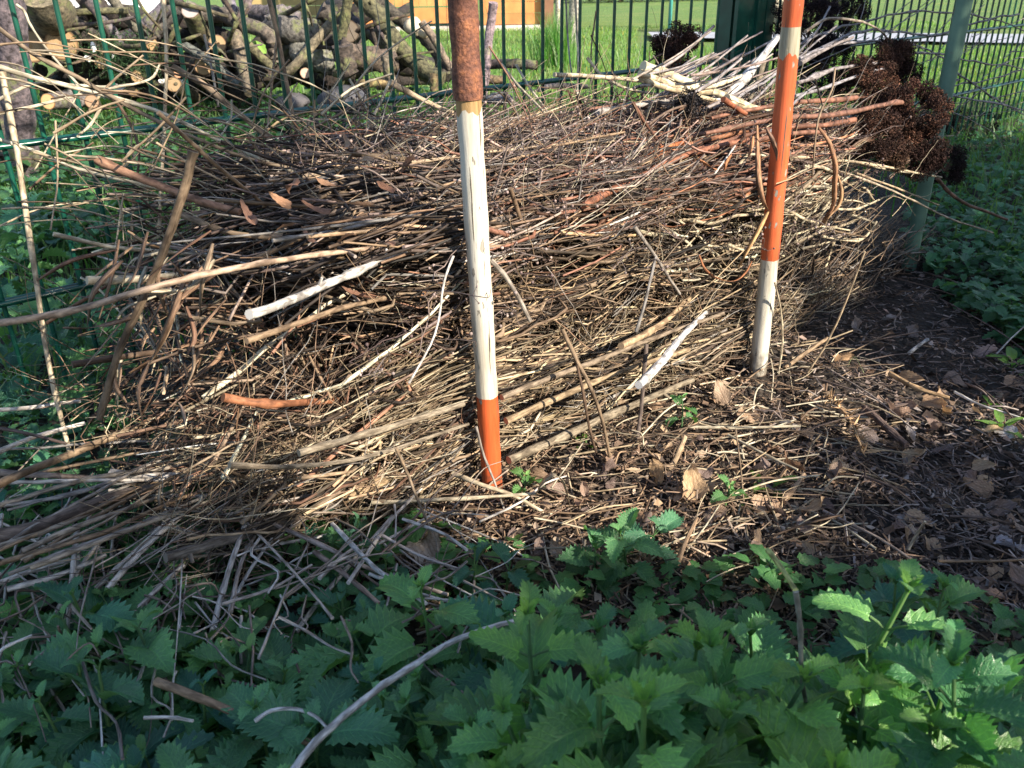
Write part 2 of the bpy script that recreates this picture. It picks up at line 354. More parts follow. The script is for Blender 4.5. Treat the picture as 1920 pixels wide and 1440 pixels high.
def fence_paint():
    m, t, b = nodes('glossy_green_coating'); tc = N_(t, 'TexCoord'); n = N_(t, 'TexNoise', Scale=25.0, Detail=6.0); t.links.new(tc.outputs['Object'], n.inputs['Vector'])
    t.links.new(ramp(t, n.outputs[0], [(.3, (.003, .040, .028)), (.65, (.006, .085, .056)), (.8, (.03, .10, .08))]), b.inputs['Base Color'])
    b.inputs['Roughness'].default_value = .3; b.inputs['Specular IOR Level'].default_value = .6; return m
M['fence'] = fence_paint()

# colours (real-world base colours)
PALE = (.52, .45, .33); STRAW = (.35, .275, .18); TAN = (.25, .18, .12); BROWN = (.125, .082, .056); DARK = (.045, .032, .026)
GREY = (.27, .25, .235); SILVER = (.60, .57, .54); RED = (.23, .11, .075); ORANGE = (.29, .125, .065); RUSTY = (.17, .085, .06)
def vary(c, a=.18):
    k = rnd.uniform(1 - a, 1 + a); h = rnd.uniform(-.05, .05)
    return np.clip(np.array([c[0] * k * (1 + h), c[1] * k, c[2] * k * (1 - h)]), .005, .9)

# ------------------------------------------------------------------ ground, lawn, path
def sheet(name, x0, x1, y0, y1, nx, ny, zf, mat, cols=None):
    X, Y = np.meshgrid(np.linspace(x0, x1, nx), np.linspace(y0, y1, ny)); Z = zf(X, Y)
    V = np.stack([X, Y, Z], -1).reshape(-1, 3); i = np.arange(ny - 1)[:, None] * nx; j = np.arange(nx - 1)[None]
    F = np.stack([i + j, i + j + 1, i + j + nx + 1, i + j + nx], -1).reshape(-1, 4)
    mb = MB(); mb.add(V, F, np.stack([X, Y], -1).reshape(-1, 2)); o = mb.build(name, mat); o['kind'] = 'structure'; return o
def gz(x, y):
    return (.010 * np.sin(7.1 * x + 1) * np.cos(6.3 * y) + .006 * np.sin(23 * x + 17 * y) + .004 * np.sin(41 * x - 33 * y + 2))
sheet('ground', -6, 7, -6, 4.35, 260, 200, lambda x, y: gz(x, y), M['soil'])
sheet('lawn', -60, 70, 4.352, 130, 60, 120, lambda x, y: .0 * x - .012 + .02 * np.sin(.7 * x) * np.sin(.5 * y), M['lawn'])
for (a, b_) in (((-60, -6), (-60, 4.35)), ((7, 70), (-60, 4.35)), ((-6, 7), (-60, -6))):
    sheet('ground', a[0], a[1], b_[0], b_[1], 8, 8, lambda x, y: -.015 + 0 * x, M['soil'])
# paving band across the lawn: edges measured on the ground
pa, pb = PZ(1215, 62), PZ(1960, 66); pc, pd = PZ(1225, 72), PZ(1960, 84)
mb = MB(); nseg = 40; tt = np.linspace(0, 1, nseg)[:, None]
ext = (pb - pa); ext2 = (pd - pc)
A1 = pa + tt * ext * 2.2; B1 = pc + tt * ext2 * 2.2; A1[:, 2] = .012; B1[:, 2] = .012
A1[:, 1] += .1 * np.sin(tt[:, 0] * 8); V = np.vstack([A1, B1])
mb.add(V, [[i, i + 1, nseg + i + 1, nseg + i][::-1] for i in range(nseg - 1)], V[:, :2]); o = mb.build('path', M['path']); o['kind'] = 'structure'

# ------------------------------------------------------------------ blades of grass
def blades(mb, P, h, wd, cols, lean=.5):
    k = len(P); a = nr.uniform(0, 2 * math.pi, k); L = nr.uniform(.0, lean, k) * h; b_ = nr.uniform(0, 2 * math.pi, k)
    dx = np.stack([np.cos(a), np.sin(a), 0 * a], 1) * (wd / 2)[:, None] if not np.isscalar(wd) else np.stack([np.cos(a), np.sin(a), 0 * a], 1) * wd / 2
    dl = np.stack([np.cos(b_) * L, np.sin(b_) * L, 0 * a], 1); up = np.zeros((k, 3)); up[:, 2] = h
    v = np.stack([P - dx, P + dx, P + dl * .35 + up * .6 - dx * .8, P + dl * .35 + up * .6 + dx * .8, P + dl + up], 1).reshape(-1, 3)
    base = np.arange(k)[:, None] * 5
    C = np.repeat(cols, 5, axis=0); C = C.reshape(k, 5, 3)
    C = C.reshape(-1, 3)
    UV = np.tile(np.array([[.3, 0], [.6, 0], [.3, .5], [.6, .5], [.4, 1]]), (k, 1))
    mb.add(v, base + np.array([[0, 1, 3, 2]]), UV, C)
    mb.add(v[:0], np.zeros((0, 3), int)); mb.f[-1] = base + np.array([[2, 3, 4]]) + (mb.n - k * 5); mb.m[-1] = np.zeros(k)
def inview(P, m=60):
    x, y = pj(P); return (x > -m) & (x < 1920 + m) & (y > -m) & (y < 1440 + m)
def scatter(n, x0, x1, y0, y1):
    P = np.stack([nr.uniform(x0, x1, n), nr.uniform(y0, y1, n), np.zeros(n)], 1); return P[inview(P)]
mb = MB()
P = scatter(120000, -3, 7, 4.3, 11.5); P = P[nr.uniform(0, 1, len(P)) < (5.5 / P[:, 1])]
P = P[~((pj(P)[0] > 1195) & (pj(P)[1] > 55) & (pj(P)[1] < 90))]; h = nr.uniform(.018, .045, len(P)); C = np.stack([nr.uniform(.7, 1.35, len(P)), nr.uniform(.85, 1.15, len(P)), nr.uniform(.7, 1.1, len(P))], 1)
dry = nr.uniform(0, 1, len(P)) < .08; C[dry] = C[dry] * [2.2, 1.35, 1.2]
blades(mb, P, h, .006 + 0 * h, C)
tag(mb.build('lawn_grass', M['grass']), 'sunlit green lawn beyond the wire fence', 'grass', kind='stuff')
mb = MB()
P = scatter(26000, -2.2, 4.5, 1.0, 4.4); nn = (P[:, :2] - F0) @ N
P = P[(nn > .05) | (P[:, 0] > 1.15 + .5 * nr.uniform(-.4, .4, len(P)))]
P[:, 2] = gz(P[:, 0], P[:, 1]); h = nr.uniform(.03, .11, len(P)); C = np.stack([nr.uniform(.4, .75, len(P)), nr.uniform(.5, .8, len(P)), nr.uniform(.5, .9, len(P))], 1)
blades(mb, P, h, .004 + 0 * h, C, .9)
tag(mb.build('rough_grass', M['grass']), 'rough grass growing along and behind the fence', 'grass', kind='stuff')

# ------------------------------------------------------------------ leaves
def leaf_mesh(mb, L, W, teeth=9, curl=.25, fold=.25, pleat=.06, base=None, rot=None, color=(1, 1, 1), serr=.2, mat=0, wave=.05, heart=1.0, cup=0.0):
    rows = 2 * teeth + 1; cc = np.array([-1, -.66, -.33, 0, .33, .66, 1.]); V = []; UV = []
    t = np.linspace(0, 1, rows); prof = 1.62 * (t + .03) ** (.42 * heart) * (1 - t) ** .92
    prof *= 1.08; prof[0] *= .75
    ph = rnd.uniform(0, 6)
    X = np.zeros((rows, 7)); Y = np.zeros((rows, 7)); Z = np.zeros((rows, 7))
    for i in range(rows):
        tip = (i % 2 == 1)
        for j, c in enumerate(cc):
            a = abs(c); e = prof[i] * W / 2
            if a == 1: e *= (1 + serr * (.55 if tip else -.72))
            y = t[i] * L + a * L * (.13 * (1 - t[i])) - a * a * L * .17 * (1 - t[i]) ** 4 * heart
            if a == 1 and tip: y += .035 * L * serr * 5
            X[i, j] = c * e; Y[i, j] = y
            z = fold * a * e + pleat * L * (.5 if tip else -.5) * math.sin(a * 2.4) * .5 * (1 - .5 * t[i]) + wave * W * math.sin(t[i] * 7 + ph + c * 1.5) * a
            Z[i, j] = z
    # bend along the length
    k = curl / L; th = Y * k
    Yb = np.where(abs(k) > 1e-6, np.sin(th) / k, Y) - 0; Zb = -(1 - np.cos(th)) / k if abs(k) > 1e-6 else 0 * Y
    if cup: Z = Z + cup * W * (X / (W / 2)) ** 2 * np.sign(1)
    V = np.stack([X, Yb + Z * np.sin(th), Zb + Z * np.cos(th)], -1).reshape(-1, 3)
    UV = np.stack([np.broadcast_to(cc, (rows, 7)), np.broadcast_to(t[:, None], (rows, 7)) + np.abs(cc) * .0], -1).reshape(-1, 2)
    i = np.arange(rows - 1)[:, None] * 7; j = np.arange(6)[None]
    F = np.stack([i + j, i + j + 1, i + j + 8, i + j + 7], -1).reshape(-1, 4)
    if rot is not None: V = V @ np.array(rot.to_3x3()).T
    if base is not None: V = V + base
    mb.add(V, F, UV, color, mat)
def frame(az, pitch, rollv=0.0):
    return Matrix.Rotation(az, 4, 'Z') @ Matrix.Rotation(pitch, 4, 'X') @ Matrix.Rotation(rollv, 4, 'Y')
def nettle_proto(h, leafL, nodes_n, droop, lush=1.0, greens=(1, 1, 1)):
    """stem with crossed pairs of toothed leaves; the youngest leaves at the top are small and upright"""
    st = MB(); fo = MB()
    bend = rnd.uniform(-.15, .15) * h; bend2 = rnd.uniform(-.15, .15) * h
    def sp(t): return np.array([bend * t * t, bend2 * t * t, h * t])
    tube(st, [sp(t) for t in np.linspace(0, 1, 7)], np.linspace(.0028, .0013, 7) * (.6 + h * 2.2), 6, (1.3, 1.15, .9))
    az = rnd.uniform(0, 3)
    for k in range(nodes_n):
        f = (k + 1) / nodes_n; p = sp(min(1, .18 + .82 * f)) if h > .03 else sp(1)
        size = leafL * (.55 + .75 * math.sin(math.pi * min(1, .25 + .62 * f))) * rnd.uniform(.85, 1.12)
        if f > .95: size = leafL * .42
        elif f > .8: size = leafL * .72
        az += math.pi / 2 + rnd.uniform(-.25, .25)
        for sd in (0, math.pi):
            a = az + sd + rnd.uniform(-.12, .12); up = droop + (f ** 2) * .9 + rnd.uniform(-.2, .2)
            pl = size * rnd.uniform(.22, .4); d = np.array([-math.sin(a) * math.cos(up), math.cos(a) * math.cos(up), math.sin(up)])
            q = p + d * pl; tube(st, [p, (p + q) / 2 + [0, 0, pl * .06], q], .0009 + .004 * size * .3, 5, (1.2, 1.2, .8), caps=False)
            g = rnd.uniform(.6, 1.15) * (.8 + .85 * f * f)
            leaf_mesh(fo, size, size * rnd.uniform(.66, .88), 9 if size > .04 else 7, curl=rnd.uniform(.35, 1.5), fold=rnd.uniform(.25, .8), pleat=rnd.uniform(.09, .15), wave=rnd.uniform(.04, .12),
                      base=q, rot=frame(a, up - rnd.uniform(.0, .35), rnd.uniform(-.35, .35)), color=np.array(greens) * g * np.array([1 + .25 * f * f, 1, 1]), serr=rnd.uniform(.2, .27))
    if nodes_n > 3:
        for q_ in range(4):
            a = az + q_ * math.pi / 2 + .7
            leaf_mesh(fo, leafL * .28, leafL * .17, 6, .3, .5, base=sp(1), rot=frame(a, 1.05, 0), color=np.array(greens) * [1.7, 1.35, 1], serr=.24)
    return st.mesh('stem', M['nettle']), fo.mesh('foliage', M['nettle'])
def place_plant(name, protos, P, rz, s, label, cat, group):
    r = empty(name, P, rz); r.scale = (s, s, s); tag(r, label, cat, group)
    for nm, me in zip(('stem', 'foliage'), protos):
        o = bpy.data.objects.new(nm, me); col.objects.link(o); o.parent = r
    r.rotation_euler = (rnd.uniform(-.18, .18), rnd.uniform(-.18, .18), rz)
    return r
tall = [nettle_proto(rnd.uniform(.22, .28), rnd.uniform(.052, .068), rnd.choice([6, 7]), .05, 1.0, (1.2, 1.18, .85)) for _ in range(7)]
mid = [nettle_proto(rnd.uniform(.11, .16), rnd.uniform(.045, .058), rnd.choice([4, 5]), .15, 1.0, (1.0, 1.08, 1.1)) for _ in range(7)]
low = [nettle_proto(rnd.uniform(.045, .085), rnd.uniform(.030, .042), rnd.choice([3, 3, 4]), .2, 1.0, (.85, .98, 1.15)) for _ in range(7)]
tiny = [nettle_proto(rnd.uniform(.02, .04), rnd.uniform(.018, .026), 3, .35) for _ in range(4)]
NG = 'stinging nettles in the shaded foreground'
def try_place(n, region, mind, pick, label, group, zf=0):
    pts = []; tries = 0
    while len(pts) < n and tries < n * 60:
        tries += 1; p = region()
        if p is None: continue
        if any((p[0] - q[0]) ** 2 + (p[1] - q[1]) ** 2 < mind ** 2 for q in pts): continue
        pts.append(p); pr, s = pick(p)
        z = float(gz(p[0], p[1])) - .004
        place_plant('nettle', pr, (p[0], p[1], z), rnd.uniform(0, 6.28), s, label if isinstance(label, str) else label(p), 'nettle', group)
    return pts
def img_region(poly, z):
    """random ground spot whose top (at height z) appears inside the polygon"""
    xs = [a for a, _ in poly]; ys = [b for _, b in poly]
    def f():
        x, y = rnd.uniform(min(xs), max(xs)), rnd.uniform(min(ys), max(ys)); ins = False
        for i in range(len(poly)):
            (x1, y1), (x2, y2) = poly[i], poly[i - 1]
            if (y1 > y) != (y2 > y) and x < (x2 - x1) * (y - y1) / (y2 - y1) + x1: ins = not ins
        if not ins: return None
        p = PZ(x, y, z); return (p[0], p[1])
    return f
# nearest big nettles, lower right
try_place(66, img_region([(1000, 1110), (1200, 1070), (1700, 1065), (1800, 1120), (2050, 1260), (2050, 1560), (900, 1560), (960, 1300)], .25), .036, lambda p: (rnd.choice(tall), rnd.uniform(.8, 1.08)),
          'tall nettle with large toothed leaves, in the thicket at the lower right', 'tall nettles filling the lower right corner')
try_place(52, img_region([(840, 1090), (1060, 1110), (1000, 1300), (960, 1560), (300, 1560), (330, 1400), (700, 1210)], .12), .04, lambda p: (rnd.choice(mid), rnd.uniform(.6, .95)),
          'medium high nettle in front of the white and orange pole, lower middle', 'medium nettles at the lower middle')
try_place(70, img_region([(-60, 1190), (160, 1150), (330, 1200), (700, 1180), (760, 1230), (420, 1400), (330, 1560), (-80, 1560)], .07), .030, lambda p: (rnd.choice(low), rnd.uniform(.75, 1.2)),
          'low nettle among pale fallen stalks at the lower left', 'low nettles at the lower left')
try_place(70, img_region([(-60, 700), (150, 760), (230, 880), (620, 960), (760, 1080), (700, 1180), (330, 1200), (-60, 1190)], .04), .034, lambda p: (rnd.choice(low), rnd.uniform(.55, .85)),
          'small shaded nettle beneath the long stalks left of the pile', 'small nettles under the stalks at the left')
try_place(30, img_region([(-40, 330), (190, 320), (215, 480), (200, 640), (190, 740), (-40, 720)], .07), .05, lambda p: (rnd.choice(mid + low), rnd.uniform(.9, 1.2)),
          'nettle growing behind the fence netting at the far left', 'nettles behind the left end of the fence')
cnt = len([o for o in bpy.data.objects if o.name.startswith('nettle')])
print('nettles', cnt)
# single young nettles out in the sun
for (x, y, pr, s, lab) in [(1180, 990, mid, .75, 'sunlit young nettle standing on the litter right of the orange foot of the pole'), (1215, 1000, low, 1, 'small sunlit nettle beside the taller one on the litter'),
        (1110, 1040, low, 1.1, 'young nettle with a folded upright leaf at the edge of the shade'), (735, 1000, low, .7, 'tiny lit nettle left of the orange pole foot'),
        (1280, 775, low, .9, 'small nettle pushing through dry stalks between the two poles'), (345, 850, low, .9, 'round lit nettle under the arched stalks at the pile foot'),
        (895, 1075, low, 1.2, 'lit nettle in front of the foot of the orange pole'), (945, 1065, low, 1.1, 'second lit nettle just right of the pole foot'),
        (1365, 900, tiny, 1.2, 'tiny dark green nettle on the litter below the right pole'), (980, 880, tiny, 1.2, 'tiny nettle hidden behind the orange foot of the pole'), (1700, 1120, mid, 1.1, 'nettle with sunlit upper leaves at the right edge of the thicket'),
        (1760, 1150, mid, 1.1, 'outermost sunlit nettle beside the bare litter at the right'), (1870, 1230, mid, .9, 'bright nettle at the right border of the picture')]:
    p = PZ(x, y, .10 * s if pr is mid else .04 * s); place_plant('nettle', rnd.choice(pr), (p[0], p[1], float(gz(p[0], p[1]))), rnd.uniform(0, 6), s * .72, lab, 'nettle', None)
# ground ivy and nettle carpet behind the fence and at the right: uncountable
def carpet(name, n, region, label, sz, cmul, zmax, mat):
    mb = MB(); k = 0
    while k < n:
        p = region()
        if p is None: continue
        k += 1; z = gz(p[0], p[1]) + rnd.uniform(.005, zmax); s = rnd.uniform(*sz); c = np.array(cmul) * rnd.uniform(.6, 1.3)
        leaf_mesh(mb, s, s * .85, 4, rnd.uniform(.2, .9), rnd.uniform(0, .4), .05, base=np.array([p[0], p[1], z]), rot=frame(rnd.uniform(0, 6.28), rnd.uniform(-.5, .7), rnd.uniform(-.4, .4)), color=c, serr=.25)
    return tag(mb.build(name, mat), label, 'ground cover', kind='stuff')
carpet('ground_cover', 2600, img_region([(-60, 260), (260, 205), (900, 170), (900, 300), (420, 330), (230, 500), (-60, 500)], 0), 'leafy green weeds between the fence and the log pile', (.03, .06), (.62, .66, .55), .1, M['nettle'])  # leaf colour lowered to stand in for shade behind the fence
carpet('ground_cover', 2300, img_region([(1735, 250), (1990, 200), (1990, 720), (1850, 620), (1690, 480)], 0), 'dark leafy weeds on the shaded ground at the right', (.018, .038), (.75, .85, .75), .05, M['nettle'])
carpet('ground_cover', 2300, img_region([(-60, 480), (200, 480), (230, 740), (640, 880), (800, 1000), (1000, 1070), (1600, 1080), (2000, 1200), (2000, 1600), (-60, 1600)], 0), 'small undergrowth leaves beneath the nettles', (.015, .032), (.7, .8, .7), .035, M['nettle'])
# young bright plants
def sprout(x, y, n, L, lab, nm='seedling', upp=.8):
    p = PZ(x, y, 0); p[2] = gz(p[0], p[1]); st = MB(); fo = MB(); r = empty(nm, p)
    for k in range(n):
        a = k * 2.4 + rnd.uniform(-.3, .3); up = upp + rnd.uniform(-.4, .3); l = L * rnd.uniform(.6, 1.1)
        d = np.array([-math.sin(a) * math.cos(up), math.cos(a) * math.cos(up), math.sin(up)]); q = d * l * .5
        tube(st, [np.zeros(3), q], .0011, 5, (1, 1, .8), caps=False)
        leaf_mesh(fo, l, l * .55, 6, rnd.uniform(.3, .8), .3, .02, base=q, rot=frame(a, up - .3), color=(1, 1, 1), serr=.05)
    st.build('stem', M['fresh'], r); fo.build('foliage', M['fresh'], r); tag(r, lab, 'young plant'); return r
sprout(1437, 915, 5, .035, 'bright green seedling lit on the litter below the right pole')
sprout(1405, 945, 5, .02, 'smaller lit seedling in front of the bright one')
sprout(1875, 815, 5, .035, 'pale green seedling beside dead leaves at the right edge')
sprout(1858, 760, 6, .018, 'tiny yellow green sprout at the end of a straw at the right')
sprout(1895, 700, 6, .035, 'dark green rosette in the shade at the right edge')
sprout(1100, 850, 5, .02, 'little weed between twigs right of the orange band')
# grass tuft and young tree on the lawn
mb = MB(); c0 = PZ(1040, 128); k = 420; a = nr.uniform(0, 6.28, k); rr = nr.uniform(0, .16, k)
P = np.stack([c0[0] + rr * np.cos(a), c0[1] + rr * np.sin(a), 0 * a], 1)
blades(mb, P, nr.uniform(.2, .42, k), .006 + 0 * a, np.stack([nr.uniform(.5, 1, k), nr.uniform(.8, 1.1, k), nr.uniform(.6, .9, k)], 1), .6)
tag(mb.build('grass_tuft', M['grass']), 'tall grass tuft at the foot of the young tree behind the fence', 'grass tuft')

# ------------------------------------------------------------------ marker poles
def pole(name, foot_px, top_px, n_top, r0, r1, mat_args, label, y_marks):
    foot = PZ(*foot_px); nf = (foot[:2] - F0) @ N
    top = PN(*top_px, nf + n_top); ax = top - foot; Lh = np.linalg.norm(ax); ax /= Lh
    def along(y):
        lo, hi = -.05, Lh + .3
        for _ in range(40):
            m_ = (lo + hi) / 2
            if pj(foot + ax * m_)[1] > y: lo = m_
            else: hi = m_
        return lo
    zs = [along(y) for y in y_marks]
    return foot, ax, Lh, zs
def cyl(mb, z0, z1, ra, rb, n=40, seg=30, col_=(.5, .5, .5), wob=.0006, cap=True):
    t = np.linspace(z0, z1, n); P = np.c_[0 * t, 0 * t, t]; P[:, 0] += .0012 * np.sin(t * 9)
    rr = ra + (rb - ra) * (t - z0) / (z1 - z0) + wob * np.sin(t * 37 + 1) * np.sin(t * 91)
    tube(mb, P, rr, seg, col_, caps=cap)
def aim(o, foot, ax): o.location = Vector(foot); o.rotation_mode = 'QUATERNION'; o.rotation_quaternion = Vector(ax).to_track_quat('Z', 'Y')
ORG = (.62, .115, .035); WHT = (.62, .59, .52); REDO = (.60, .13, .05)
foot, ax, Lh, zs = pole('', (924, 930), (868, 0), .005, 0, 0, None, None, [738, 212, 186, -80])
mA = pole_mat('white_orange_paint', [(zs[0], ORG), (3, WHT)], (zs[1], zs[2] + .05, .03, (.34, .22, .10)))
mb = MB(); cyl(mb, -.06, zs[2] + .01, .0127, .0134, 60); o = mb.build('marker_pole', mA); aim(o, foot, ax)
tag(o, 'round wooden pole, white with an orange foot and a rusty iron sleeve on top', 'marker pole')
p1 = o; P1F, P1A = foot, ax
mb = MB(); cyl(mb, zs[2], zs[3] + .25, .0150, .0152, 60, 36, wob=.0009); sl = mb.build('rusty_sleeve', M['rust'], p1)
foot, ax, Lh, zs = pole('', (1420, 700), (1490, 0), .0, 0, 0, None, None, [483, 105, 50, -60])
m2 = pole_mat('orange_white_paint', [(zs[0], WHT), (3, REDO)], (zs[1], zs[2], .03, (.36, .33, .25)))
mb = MB(); cyl(mb, -.05, zs[3] + .3, .0143, .0132, 80); o = mb.build('marker_pole', m2); aim(o, foot, ax)
tag(o, 'round orange painted pole with white foot and a bare wood patch near the top', 'marker pole')
P2F, P2A = foot, ax
foot, ax, Lh, zs = pole('', (1703, 505), (1808, 0), .0, 0, 0, None, None, [20])
mb = MB(); cyl(mb, -.05, Lh + .25, .0150, .0158, 60); o = mb.build('green_post', M['greenpost']); aim(o, foot, ax)
tag(o, 'round pale green metal post with rust spots at the right end of the pile', 'post')
P3F, P3A = foot, ax

# ------------------------------------------------------------------ wire mesh fence
fz = .4145
def rod_panel(s0, s1, first):
    mb = MB(); n = int(round((s1 - s0) / .05))
    for i in range(n + 1):
        s = s0 + i * .05; dz = rnd.uniform(-.002, .002)
        pts = [SN(s, 0, .085), SN(s + rnd.uniform(-.001, .001), 0, .6), SN(s, 0, 1.27)]
        tube(mb, pts, .0034, 8, (1, 1, 1))
    for z in (.1145, .2145 + .0, fz, fz + .2, fz + .4, fz + .6, fz + .8):
        if abs(z - .1145) < .001: continue
        for q in (-.0062, .0062):
            tube(mb, [SN(s, q, z) for s in np.linspace(s0 - .015, s1 + .015, 12)], .0040, 8, (1, 1, 1))
    return mb
PS = 1.555
fence = empty('wire_fence', SN(-.9, 0, 0)); tag(fence, 'dark green welded wire mesh fence running behind the whole pile', 'fence')
def child(mb, name, mat, par, smooth=True):
    me = mb.mesh(name, mat, smooth); me.transform(Matrix.Translation(-par.location)); o = bpy.data.objects.new(name, me); col.objects.link(o); o.parent = par; return o
child(rod_panel(-.8, 1.45, 0), 'mesh_panel', M['fence'], fence)
child(rod_panel(1.70, 4.2, 0), 'mesh_panel', M['fence'], fence)
child(rod_panel(4.3, 6.8, 0), 'mesh_panel', M['fence'], fence)
child(rod_panel(-3.4, -.9, 0), 'mesh_panel', M['fence'], fence)
for s, wd in ((PS, .062), (4.25, .06), (-.85, .06)):
    mb = MB(); box(mb, SN(s, .035, .62), (wd, .04, 1.34), PHI); box(mb, SN(s + .004, -.012, .62), (wd + .05, .010, 1.34), PHI); box(mb, SN(s + .02, -.0205, .62), (.006, .006, 1.3), PHI)
    child(mb, 'post', M['fence'], fence, False)
    if s == PS:
        mb = MB(); box(mb, SN(s + .085, .0, .62), (.035, .03, 1.34), PHI); child(mb, 'clamp_strip', M['fence'], fence, False)
# chicken netting along the foot of the fence, left end
mb = MB(); hx = .020
for i in range(36):
    for j in range(12):
        s = -.32 + i * hx * .87; z = .02 + j * hx * .76 * 1.02; 
        if j % 2: s += hx * .435
        q = lambda a, b_: SN(s + a * hx, -.014 + .006 * math.sin((s + a * hx) * 19) + .004 * math.sin(z * 30 + s * 9), z + b_ * hx + .006 * math.sin(s * 14))
        a0, a1, a2, a3 = q(0, .5), q(.433, .25), q(.433, -.25), q(-.433, .25)
        tube(mb, [a0, a1], .0003, 3, (.04, .13, .11), caps=False); tube(mb, [a0, a3], .0003, 3, (.04, .13, .11), caps=False); tube(mb, [a1, a2], .0004, 3, (.04, .13, .11), caps=False)
tag(mb.build('wire_netting', M['wire']), 'thin green hexagonal netting along the left foot of the fence', 'wire netting')
# teal stakes on the lawn
for (x, y, lab) in ((1255, 55, 'thin teal stake on the lawn seen through the fence, farther from the post'), (1363, 52, 'thin teal stake on the lawn just left of the wide fence post')):
    p = PZ(x, y); mb = MB(); tube(mb, [[0, 0, -.05], [0, 0, 1.1]], .022, 10, (.03, .22, .2)); tag(mb.build('garden_stake', M['wire']), lab, 'stake').location = Vector(p)

# ------------------------------------------------------------------ sticks
LOGGED = []
def stick(pts, r, color, label=None, name='stalk', group=None, k=4, sides=8, mat='stalk', flat=1.0, taper=.75, cat=None, nodes_=True, noise=.05, hollow=False, capc=None):
    P = spline(pts, k) if len(pts) > 2 else spline(pts, 6)
    n = len(P); L = np.linalg.norm(P[-1] - P[0])
    P = P + np.cumsum(nr.normal(0, 1, (n, 3)), 0) * L * .0022 * (noise / .05) * .5
    rr = r * np.linspace(1, taper, n) * (1 + nr.uniform(-noise, noise, n))
    if nodes_:
        for _ in range(max(1, int(L / .09))):
            i = rnd.randrange(n); rr[i] *= 1.22
    C = np.tile(np.asarray(color), (n, 1)) * nr.uniform(.88, 1.1, (n, 1))
    mb = MB(); tube(mb, P, rr, sides, C, flat=flat, rough=.08 if mat == 'bark' else .04)
    if mat == 'bark' and r > .0048:      # split fibres and a ragged end
        for _ in range(16):
            i = rnd.randrange(0, n - 3); o_ = nr.normal(0, 1, 3); o_ /= np.linalg.norm(o_); j_ = min(n - 1, i + rnd.randrange(2, 6)); tube(mb, P[i:j_ + 1] + o_ * rr[i:j_ + 1, None] * .95, rr[i] * rnd.uniform(.12, .3), 4, C[i] * rnd.uniform(.55, 1.25), flat=.6)
    if mat == 'bark' and L > .25:      # a side twig stub or two
        for _ in range(rnd.choice([0, 1, 2])):
            i = rnd.randrange(2, n - 2); d = nr.normal(0, 1, 3); d /= np.linalg.norm(d); tube(mb, [P[i], P[i] + d * r * 2.6], [r * .55, r * .3], 6, C[i])
    c0 = P.mean(0); o = mb.build(name, M[mat], loc=c0)
    return tag(o, label, cat or {'stalk': 'stalk', 'branch': 'branch', 'cane': 'cane', 'twig': 'twig', 'log': 'log'}.get(name, name.replace('_', ' ')), group)
def n_(x, y, n=-.5): return PN(x, y, n)
def z_(x, y, z): return PZ(x, y, z)
def hand(rows):
    for label, name, c, r, mat, pts in rows:
        stick([PN(a, b_, d) if d <= 0.001 and d > -2 and not isinstance(d, str) else PZ(a, b_, d) for a, b_, d in pts], r / 1000, vary(c, .06), label, name, mat=mat)
